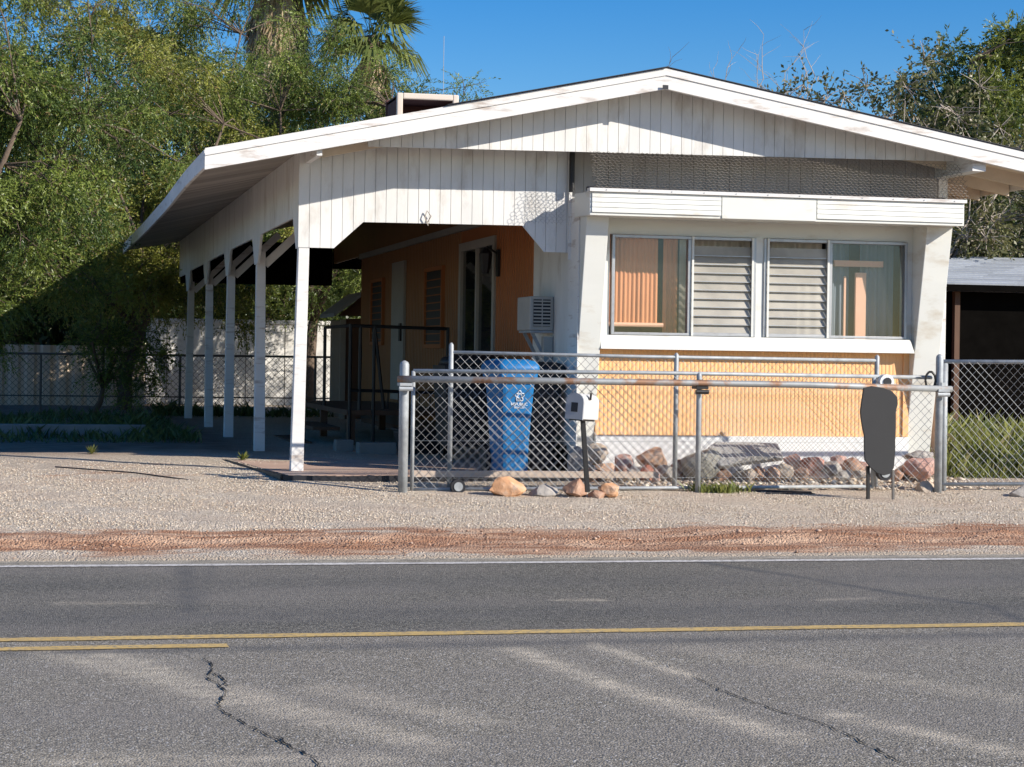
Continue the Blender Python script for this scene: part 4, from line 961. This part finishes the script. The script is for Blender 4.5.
kb = MB(); kb.box((-1.5, 23.6, .2), (1.4, 23.75, .42)); tag(kb.build('kerb_wall', CONG, bevel=.01), 'low concrete border wall in the shade under the left trees', 'border wall')
# shed behind the steps
shd = thing('garden_shed', 'small white shed with a dark gabled roof behind the entry steps', 'shed', (4.5, 30.4, .3))
p0 = at(339, 310, 30.3); p1 = at(362, 310, 30.3)
for a_, b_, y_ in ((.03, .12, 30.3), (.45, 1.3, 30.3), (.03, 1.3, 31.3)): MB().box((p0[0]+a_, y_, .28), (p0[0]+b_, y_+.06, 1.93)).build('wall', TANW, shd)
mb = MB(); mb.box((p0[0]+.13, 30.33, .28), (p0[0]+.44, 30.37, 1.95)); mb.build('door', BRWD, shd)
mb = MB(); xm = p0[0]+.36
for xa, za, xb, zb in ((p0[0]-.12, 1.97, xm, 2.33), (xm, 2.33, p0[0]+1.4, 1.9)):
    mb.hexa([(xa, 30.05, za), (xb, 30.05, zb), (xb, 31.6, zb), (xa, 31.6, za), (xa, 30.05, za+.06), (xb, 30.05, zb+.06), (xb, 31.6, zb+.06), (xa, 31.6, za+.06)])
mb.build('roof', SHING, shd)
mb = MB(); mb.prism([(p0[0]-.02, 1.99), (p0[0]+.74, 1.99), (xm, 2.31)], PY(30.28), 0, .02); mb.build('gable', BRWD, shd)
# neighbour's carport on the right
nb = thing('neighbour_carport', 'low building with grey shingle hip roof and black shaded front at the right', 'building', (18, 28, .3))
nx0, nx1, ny0, ny1, ze, zr = 12.6, 27., 27.5, 35.5, 2.62, 3.32
def shingles(c, nr=12):
    """quad c[0..3]: eave a,b then ridge c,d; overlapping courses"""
    a, b, c_, d = [Vector(p) for p in c]; mb = MB()
    nrm = (b-a).cross(d-a).normalized(); nrm = nrm if nrm.z > 0 else -nrm
    for i in range(nr):
        t0, t1 = i/nr, (i+1.15)/nr; t1 = min(t1, 1.0)
        A_, B_ = a.lerp(d, t0), b.lerp(c_, t0); D_, C_ = a.lerp(d, t1), b.lerp(c_, t1); Lr = (B_-A_).length; k = max(1, int(Lr/.9))
        for j in range(k):
            s0, s1 = j/k, (j+1)/k; o = nrm*random.uniform(.020, .026)
            q = [A_.lerp(B_, s0)+o, A_.lerp(B_, s1)+o, D_.lerp(C_, s1)+nrm*.006, D_.lerp(C_, s0)+nrm*.006, A_.lerp(B_, s0)-nrm*.004, A_.lerp(B_, s1)-nrm*.004]
            mb.add(q, [(0, 1, 2, 3), (4, 5, 1, 0)])
    return mb
hx = 4.2
mbs = shingles([(nx0, ny0, ze), (nx1, ny0, ze), (nx1, (ny0+ny1)/2, zr), (nx0+hx, (ny0+ny1)/2, zr)], 16); m2 = shingles([(nx0, ny1, ze), (nx0, ny0, ze), (nx0+hx, (ny0+ny1)/2, zr), (nx0+hx, (ny0+ny1)/2, zr+.001)], 12)
mbs.add(m2.v, m2.f); nroof = mbs.build('roof', SHING, nb)
mb = MB(); mb.add([(nx0, ny0, ze-.01), (nx1, ny0, ze-.01), (nx1, (ny0+ny1)/2, zr-.01), (nx0+hx, (ny0+ny1)/2, zr-.01), (nx0, ny1, ze-.01), (nx1, ny1, ze-.01)], [(0, 1, 2, 3), (4, 0, 3), (5, 4, 3, 2), (0, 4, 5, 1)]); mb.build('roof_deck', BLKP, nroof)
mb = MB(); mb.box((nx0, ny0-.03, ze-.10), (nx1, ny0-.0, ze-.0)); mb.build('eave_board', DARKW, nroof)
mb = MB(); mb.box((nx0+.6, ny0+.35, .25), (nx1, ny0+.42, ze-.1)); mb.box((nx0+.6, ny0+.43, .25), (nx0+.7, ny1-.3, ze-.1)); mb.build('wall', DARKW, nb)  # near-black wall painted in for the unlit carport interior
p = at(957, 300, ny0+.3); mb = MB(); mb.box((p[0]-.06, ny0+.25, .28), (p[0]+.03, ny0+.34, ze-.1)); mb.build('post', BRWD, nb)

# ------------------------------------------------------------------ trees
def leaf_cloud(centers, radii, per, leaf_n, Lf, Wf, droop, r, twig=.45, dead=.04, tipup=0.0, open_=.8):
    """feathery twigs: per twig a row of small leaf quads"""
    C = np.repeat(centers, per, 0); Rr = np.repeat(radii, per, 0); N = len(C)
    d = r.normal(0, 1, (N, 3)); d /= np.linalg.norm(d, axis=1)[:, None]
    start = C + d*Rr[:, None]*r.uniform(.1, .95, (N, 1))*np.array([1, 1, .75])
    dir_ = d*open_ + r.normal(0, .45, (N, 3)); dir_[:, 2] += -droop*r.uniform(.3, 1.2, N) + tipup; dir_ /= np.linalg.norm(dir_, axis=1)[:, None]
    tl = twig*r.uniform(.5, 1.2, N); tt = np.clip(r.uniform(0, 1, len(centers))*.75+.0, 0, 1); tint = np.repeat(tt, per) + r.normal(0, .12, N)
    t = (np.arange(leaf_n)+.5)/leaf_n; t = t[None, :, None]
    pos = start[:, None, :] + dir_[:, None, :]*(tl[:, None, None]*t); pos[..., 2] -= (droop*.35)*(tl[:, None]*t[..., 0])**2*2
    pos = pos.reshape(-1, 3); n_ = len(pos); D = np.repeat(dir_, leaf_n, 0)
    ld = D*.7 + r.normal(0, .45, (n_, 3)); ld[:, 2] -= droop*.3; ld /= np.linalg.norm(ld, axis=1)[:, None]
    sd = np.cross(ld, r.normal(0, 1, (n_, 3))); sd /= np.linalg.norm(sd, axis=1)[:, None]+1e-9
    l = (Lf*r.uniform(.6, 1.4, n_))[:, None]; w_ = (Wf*r.uniform(.6, 1.3, n_))[:, None]
    V = np.stack([pos, pos+ld*l*.5+sd*w_*.5, pos+ld*l, pos+ld*l*.5-sd*w_*.5], 1).reshape(-1, 3)
    T_ = np.clip(np.repeat(tint, leaf_n)+r.normal(0, .08, n_), 0, .93); T_[r.uniform(0, 1, n_) < dead] = 1.0
    return V, np.arange(n_*4).reshape(-1, 4), np.repeat(T_, 4), (start, dir_, tl)
def tree(name, label, base, crown_c, crown_r, nclump, rad, per, leaf_n, Lf, Wf, droop, lm, bark, seed, trunk_r=.12, hollow=.35, twig=.45, dead=.03, group=None, cat='tree', zmin=None, clip=None, twigs_vis=False, tipup=0, nl=7, limb_r=1.0, keep=None, gate=None):
    r = np.random.default_rng(seed); rr = random.Random(seed)
    root = thing(name, label, cat, base, group)
    cc = np.array(crown_c); cr = np.array(crown_r); pts = []
    while len(pts) < nclump:
        d = r.normal(0, 1, 3); d /= np.linalg.norm(d); k = r.uniform(hollow, 1)**.6
        lump = 1 + .22*sin(3*math.atan2(d[1], d[0])+seed) + .16*sin(5*d[2]+seed*2)
        p = cc + d*cr*k*lump
        if zmin is not None and p[2] < zmin: continue
        if keep and not keep(p): continue
        if gate is not None and mnoise.noise(Vector(p*gate[0])+Vector((seed*7.3, 0, 0))) < gate[1]: continue
        pts.append(p)
    pts = np.array(pts); radii = rad*r.uniform(.6, 1.3, nclump)
    V, Q, T_, tw = leaf_cloud(pts, radii, per, leaf_n, Lf, Wf, droop, r, twig, dead, tipup)
    if clip is not None:
        fc = V.reshape(-1, 4, 3).mean(1); k = clip(fc); Q = Q[k]
    np_mesh('crown', V, Q, lm, root, T_)
    mb = MB(); b = Vector(base); c = Vector(crown_c); fork = b.lerp(c, .35) + Vector((rr.uniform(-.2, .2), rr.uniform(-.2, .2), 0))
    mb.tube([b+Vector((0, 0, -.1)), b.lerp(fork, .5)+Vector((rr.uniform(-.12, .12), 0, 0)), fork], [trunk_r*1.3, trunk_r, trunk_r*.8], 9)
    limbs = []
    for i in range(nl):
        a = 2*pi*i/nl+rr.uniform(-.4, .4); e = c + Vector((cos(a)*cr[0]*.6, sin(a)*cr[1]*.6, cr[2]*rr.uniform(-.3, .6))); m1 = fork.lerp(e, .5)+Vector((rr.uniform(-.3, .3), rr.uniform(-.3, .3), .25))
        mb.tube([fork, m1, e], [trunk_r*.6*limb_r, trunk_r*.38*limb_r, trunk_r*.15*limb_r], 6); limbs += [m1, m1.lerp(e, .5), e]
    for p in pts:
        p = Vector(p); l = min(limbs, key=lambda q: (q-p).length); m1 = l.lerp(p, .5)+Vector((rr.uniform(-.15, .15), rr.uniform(-.15, .15), rr.uniform(0, .2)))
        mb.tube([l, m1, p], [trunk_r*.13*limb_r, trunk_r*.09*limb_r, .006], 4, False)
        for _ in range(3 if not twigs_vis else 9):
            e = p + Vector((rr.gauss(0, 1), rr.gauss(0, 1), rr.gauss(.1, .8))).normalized()*rad*rr.uniform(.7, 1.4); mid = p.lerp(e, .5)+Vector((rr.uniform(-.08, .08), 0, rr.uniform(-.06, .08)))
            mb.tube([p, mid, e], [.009, .006, .003] if not twigs_vis else [.013, .009, .004], 3, False)
    mb.build('trunk', bark, root, smooth=True)
    return root
TG = 'feathery trees behind the carport'
tree('mesquite_tree', 'big feathery green tree filling the left edge beyond the carport eave', (-1.2, 28.5, .3), (-1.0, 28.3, 4.3), (2.9, 2.6, 3.4), 210, .46, 56, 20, .060, .019, .5, LMESQ, BARK, 1, .16, group=TG, zmin=1.3, hollow=.2, keep=lambda p: (p[0] < .9 or p[2] > 4.3) and p[2] > 1.75+.35*sin(p[0]*3), gate=(.85, .02))
tree('mesquite_tree', 'yellow green tree seen under and above the left eave of the carport', (1.6, 34.0, .3), (1.9, 34.0, 4.2), (2.5, 1.6, 2.9), 170, .44, 54, 20, .062, .021, .45, LYEL, BARK, 2, .12, group=TG, zmin=1.7, hollow=.2, gate=(.85, -.04))
tree('mesquite_tree', 'airy feathery tree rising over the roof between the two palms', (5.2, 35.4, .3), (5.7, 35.4, 5.1), (2.5, 1.5, 2.8), 230, .42, 44, 20, .056, .018, .35, LMESQ, BARK, 3, .12, group=TG, zmin=2.2, keep=lambda p: p[2] < 7.8-1.2*max(0, p[0]-7.0), gate=(.9, -.12))
tree('pepper_tree', 'hanging green tree high behind the big one at the top left', (-.5, 41, .3), (1.0, 41, 7.2), (3.9, 2, 2.9), 130, .5, 46, 18, .085, .025, 1.1, LYEL, BARK, 4, .16, zmin=4.0, gate=(.8, .03))
tree('mesquite_tree', 'feathery tree filling the gap behind the roof slope left of the taller palm', (3.2, 38.6, .3), (3.4, 38.6, 6.0), (2.6, 1.2, 3.3), 150, .46, 44, 18, .066, .022, .5, LMESQ, BARK, 14, .12, group=TG, zmin=2.4, hollow=.1, gate=(.9, -.12))
tree('shrub', 'dark shrub in deep shade beside the rear left carport post', (.9, 31.2, .3), (1.4, 31.2, 1.5), (.8, .6, 1.0), 20, .30, 34, 14, .06, .024, .3, LMESQ, BARK, 5, .05, cat='shrub')
#tree('shrub', 'low dark', (-1.0, 29.2, .3), (-.6, 29.4, .95), (1.1, .8, .55), 26, .38, 36, 14, .06, .025, .3, LWEED, BARK, 6, .04, cat='shrub')
tree('hedge_tree', 'broad dark evergreen tree closing the view behind the whitewashed wall', (2.5, 41.5, .3), (1.0, 41.5, 3.0), (9.0, 1.3, 2.7), 340, .75, 38, 10, .19, .075, .3, LDARK, BARK, 12, .14, zmin=.6, dead=0, hollow=.05, twig=.5)
# dense tree and scrub at the right
tree('evergreen_tree', 'dense dark green tree at the top right corner', (22.5, 43, .3), (24.4, 43, 7.1), (2.9, 2.2, 3.1), 190, .60, 62, 15, .11, .04, .25, LEVER, BARK, 7, .2, zmin=2.6, dead=0)
tree('scrub_tree', 'scrubby olive tree with pale bare twigs behind the right roof slope', (15.9, 32, .3), (16.5, 32, 4.5), (2.1, 1.4, 2.1), 78, .42, 26, 9, .085, .05, .1, LOLIVE, TWIG, 8, .12, twigs_vis=True, dead=.06, zmin=2.2)
tree('scrub_tree', 'sparse leafy sapling standing alone above the roof left of the scrubby tree', (13.0, 30.5, .3), (13.15, 30.5, 5.55), (.6, .5, 1.05), 18, .30, 17, 8, .09, .05, .0, LOLIVE, TWIG, 9, .07, twigs_vis=True, dead=.08)
tree('shrub', 'dark leafy bush over the shingle roof at the right edge', (19.2, 38, .3), (19.4, 38, 3.6), (4.0, 1.5, 1.8), 110, .5, 40, 13, .11, .055, .1, LDARK, TWIG, 10, .1, cat='shrub', twigs_vis=True)
# bare branches
bt_ = MB(); rr = random.Random(5)
def branch(p, d, ln, r, dep):
    q = [p]; 
    for i in range(4): d = (d+Vector((rr.gauss(0, .22), rr.gauss(0, .1), rr.gauss(0, .16)))).normalized(); q.append(q[-1]+d*ln/4)
    bt_.tube(q, [r*(1-.17*i) for i in range(5)], 4, False)
    if dep:
        for i in (1, 2, 3, 4): branch(q[i], (d+Vector((rr.gauss(0, .7), rr.gauss(0, .3), rr.gauss(.1, .5)))).normalized(), ln*.5, r*.5, dep-1)
for px, py, dx, h_ in ((722, 60, -.5, 1.0), (745, 70, .1, .9), (770, 60, .6, 1.0), (735, 80, -.1, .8), (790, 75, -.3, 1.0)):
    b = Vector(at(px, 130, 30.5)); branch(b-Vector((0, 0, .6)), Vector((dx*.5, 0, 1)).normalized(), h_*1.7, .018, 2)
bt_.tube([(10.6, 30.5, .3), (10.5, 30.5, 2.5), tuple(Vector(at(745, 130, 30.5))-Vector((0, 0, .6)))], [.05, .04, .02], 6)
tag(bt_.build('bare_bush', TWIG), 'bare leafless pale twigs poking above the roof right of the peak', 'bush')

# ------------------------------------------------------------------ fan palms
def fan(V, Q, T_, base, d, size, r, droop, tint0, segs=22, spread=2.2):
    d = d/np.linalg.norm(d); up = np.array([0, 0, 1.]); s_ = np.cross(d, up); s_ /= np.linalg.norm(s_)+1e-9; u = np.cross(s_, d)
    stem = size*.45; c = base + d*stem
    w0 = .012
    i0 = len(V); V += [base-s_*w0, base+s_*w0, c+s_*w0, c-s_*w0]; Q.append((i0, i0+1, i0+2, i0+3)); T_ += [tint0]*4
    for k in range(segs):
        a = (k/(segs-1)-.5)*spread; dd = d*cos(a)+s_*sin(a)+u*r.normal(0, .1); dd /= np.linalg.norm(dd); ln = size*.62*(1-.25*abs(a)/spread*2)*r.uniform(.85, 1.1)
        w_ = ln*.045; sd = np.cross(dd, u); sd /= np.linalg.norm(sd)+1e-9
        m1 = c+dd*ln*.55; tip = c+dd*ln+np.array([0, 0, -droop*ln*r.uniform(.3, .8)]); t_ = np.clip(tint0+r.normal(0, .1), 0, .93)
        i0 = len(V); V += [c, m1-sd*w_, tip, m1+sd*w_]; Q.append((i0, i0+1, i0+2, i0+3)); T_ += [t_]*4
def palm(label, px, py, Y, size, ngreen, ndead, skirt, seed):
    r = np.random.default_rng(seed); top = np.array(at(px, py, Y)); root = thing('fan_palm', label, 'palm', (top[0], Y, .3), 'fan palms behind the trees')
    V, Q, T_ = [], [], []
    for k in range(ngreen):
        az_ = r.uniform(0, 2*pi); e = r.uniform(-.55, 1.25); fan(V, Q, T_, top+r.normal(0, .05, 3), np.array([cos(az_)*cos(e), sin(az_)*cos(e), sin(e)]), size*r.uniform(.8, 1.1), r, .35+.5*(e < .2), r.uniform(.2, .8))
    np_mesh('crown', np.array(V), np.array(Q), LPALM, root, np.array(T_))
    V, Q, T_ = [], [], []
    for k in range(ndead):
        az_ = r.uniform(0, 2*pi); z = -r.uniform(.05, 1)*skirt; b = top+np.array([cos(az_)*.12, sin(az_)*.12, z]); fan(V, Q, T_, b, np.array([cos(az_)*.38, sin(az_)*.38, -1.]), size*.8*r.uniform(.8, 1.1), r, .1, r.uniform(.1, .9), 16, .9)
    np_mesh('dead_skirt', np.array(V), np.array(Q), LDEAD, root, np.array(T_))
    mb = MB(); mb.tube([(top[0], Y, .2), (top[0]+.1, Y, top[2]*.5), tuple(top)], [.26, .2, .17], 12); mb.build('trunk', PALMT, root, smooth=True)
palm('taller fan palm with a hanging skirt of dead fronds left of the other palm', 278, -48, 46, 2.3, 60, 190, 2.3, 21)
palm('fan palm whose green head shows just left of the cooler frame above the roof', 372, 36, 45, 1.5, 50, 40, 1.2, 22)


# ------------------------------------------------------------------ grass and weeds
def blades(name, N, fx, h0, h1, m, seed, label, wd=.006, lean=.35):
    r = np.random.default_rng(seed); X, Y = fx(r, N); cl = .5+.5*fbm(X, Y, seed, 3.0, 3); h_ = r.uniform(h0, h1, N)*r.uniform(.6, 1, N)*np.clip(.35+1.1*cl, .3, 1.3); a = r.uniform(0, 2*pi, N); ln = r.normal(0, lean, (N, 2))*h_[:, None]
    zb = gz_np(Y)-.01; dx, dy = np.cos(a)*wd, np.sin(a)*wd
    p = [np.stack([X-dx, Y-dy, zb], -1), np.stack([X+dx, Y+dy, zb], -1), np.stack([X+dx*.8+ln[:, 0]*.4, Y+dy*.8+ln[:, 1]*.4, zb+h_*.6], -1), np.stack([X+ln[:, 0], Y+ln[:, 1], zb+h_], -1)]
    V = np.stack(p, 1).reshape(-1, 3); t = np.clip(r.uniform(0, .9, N) + .0, 0, 1); t[r.uniform(0, 1, N) < .08] = 1
    o = np_mesh(name, V, np.arange(4*N).reshape(-1, 4), m, tint=np.repeat(t, 4)); o['kind'] = 'stuff'; o['label'] = label; o['category'] = 'grass'; return o
blades('grass', 36000, lambda r, N: (8.95+6.5*r.beta(1, 1.4, N), 16.9+7*r.beta(1, 1.5, N)), .15, .46, LGRASS, 31, 'bright green grass behind the right chain link fence', .007)
blades('grass_tuft', 900, lambda r, N: (r.normal(6.08, .10, N), r.normal(15.9, .05, N)), .06, .15, LGRASS, 32, 'small green grass tuft at the foot of the roller fence post', .004, .5)
blades('weeds', 9000, lambda r, N: (r.uniform(-2.5, 2.0, N), 22.3+9*r.beta(1, 1.3, N)), .04, .20, LWEED, 33, 'dark weeds growing in the shade under the left trees', .009, .5)
blades('weeds', 1500, lambda r, N: (r.uniform(2.0, 5, N), r.normal(31.5, .3, N)), .1, .3, LWEED, 34, 'weeds along the rear chain link fence', .009, .5)
def weed(x, y, Y, lb, s):
    p = ray_ground(x, y, gz(Y)); r = np.random.default_rng(int(x)); N = 40; V = []; 
    for k in range(N):
        a = r.uniform(0, 2*pi); e = r.uniform(.1, 1.2); d = np.array([cos(a)*cos(e), sin(a)*cos(e), sin(e)]); s_ = np.array([-sin(a), cos(a), 0]); l = s*r.uniform(.4, 1); b = np.array(p)
        V += [b, b+d*l*.6+s_*l*.12, b+d*l, b+d*l*.6-s_*l*.12]
    o = np_mesh('weed', np.array(V), np.arange(4*N).reshape(-1, 4), LGRASS, tint=np.repeat(r.uniform(0, .9, N), 4)); tag(o, lb, 'weed')
weed(92, 454, 20, 'tiny pale green weed on the sunny gravel edge at the far left', .12)
weed(243, 460, 19.5, 'tiny pale green weed at the back corner of the slab edging', .12)

scene.render.engine = 'CYCLES'
scene.cycles.max_bounces = 8; scene.cycles.transparent_max_bounces = 16
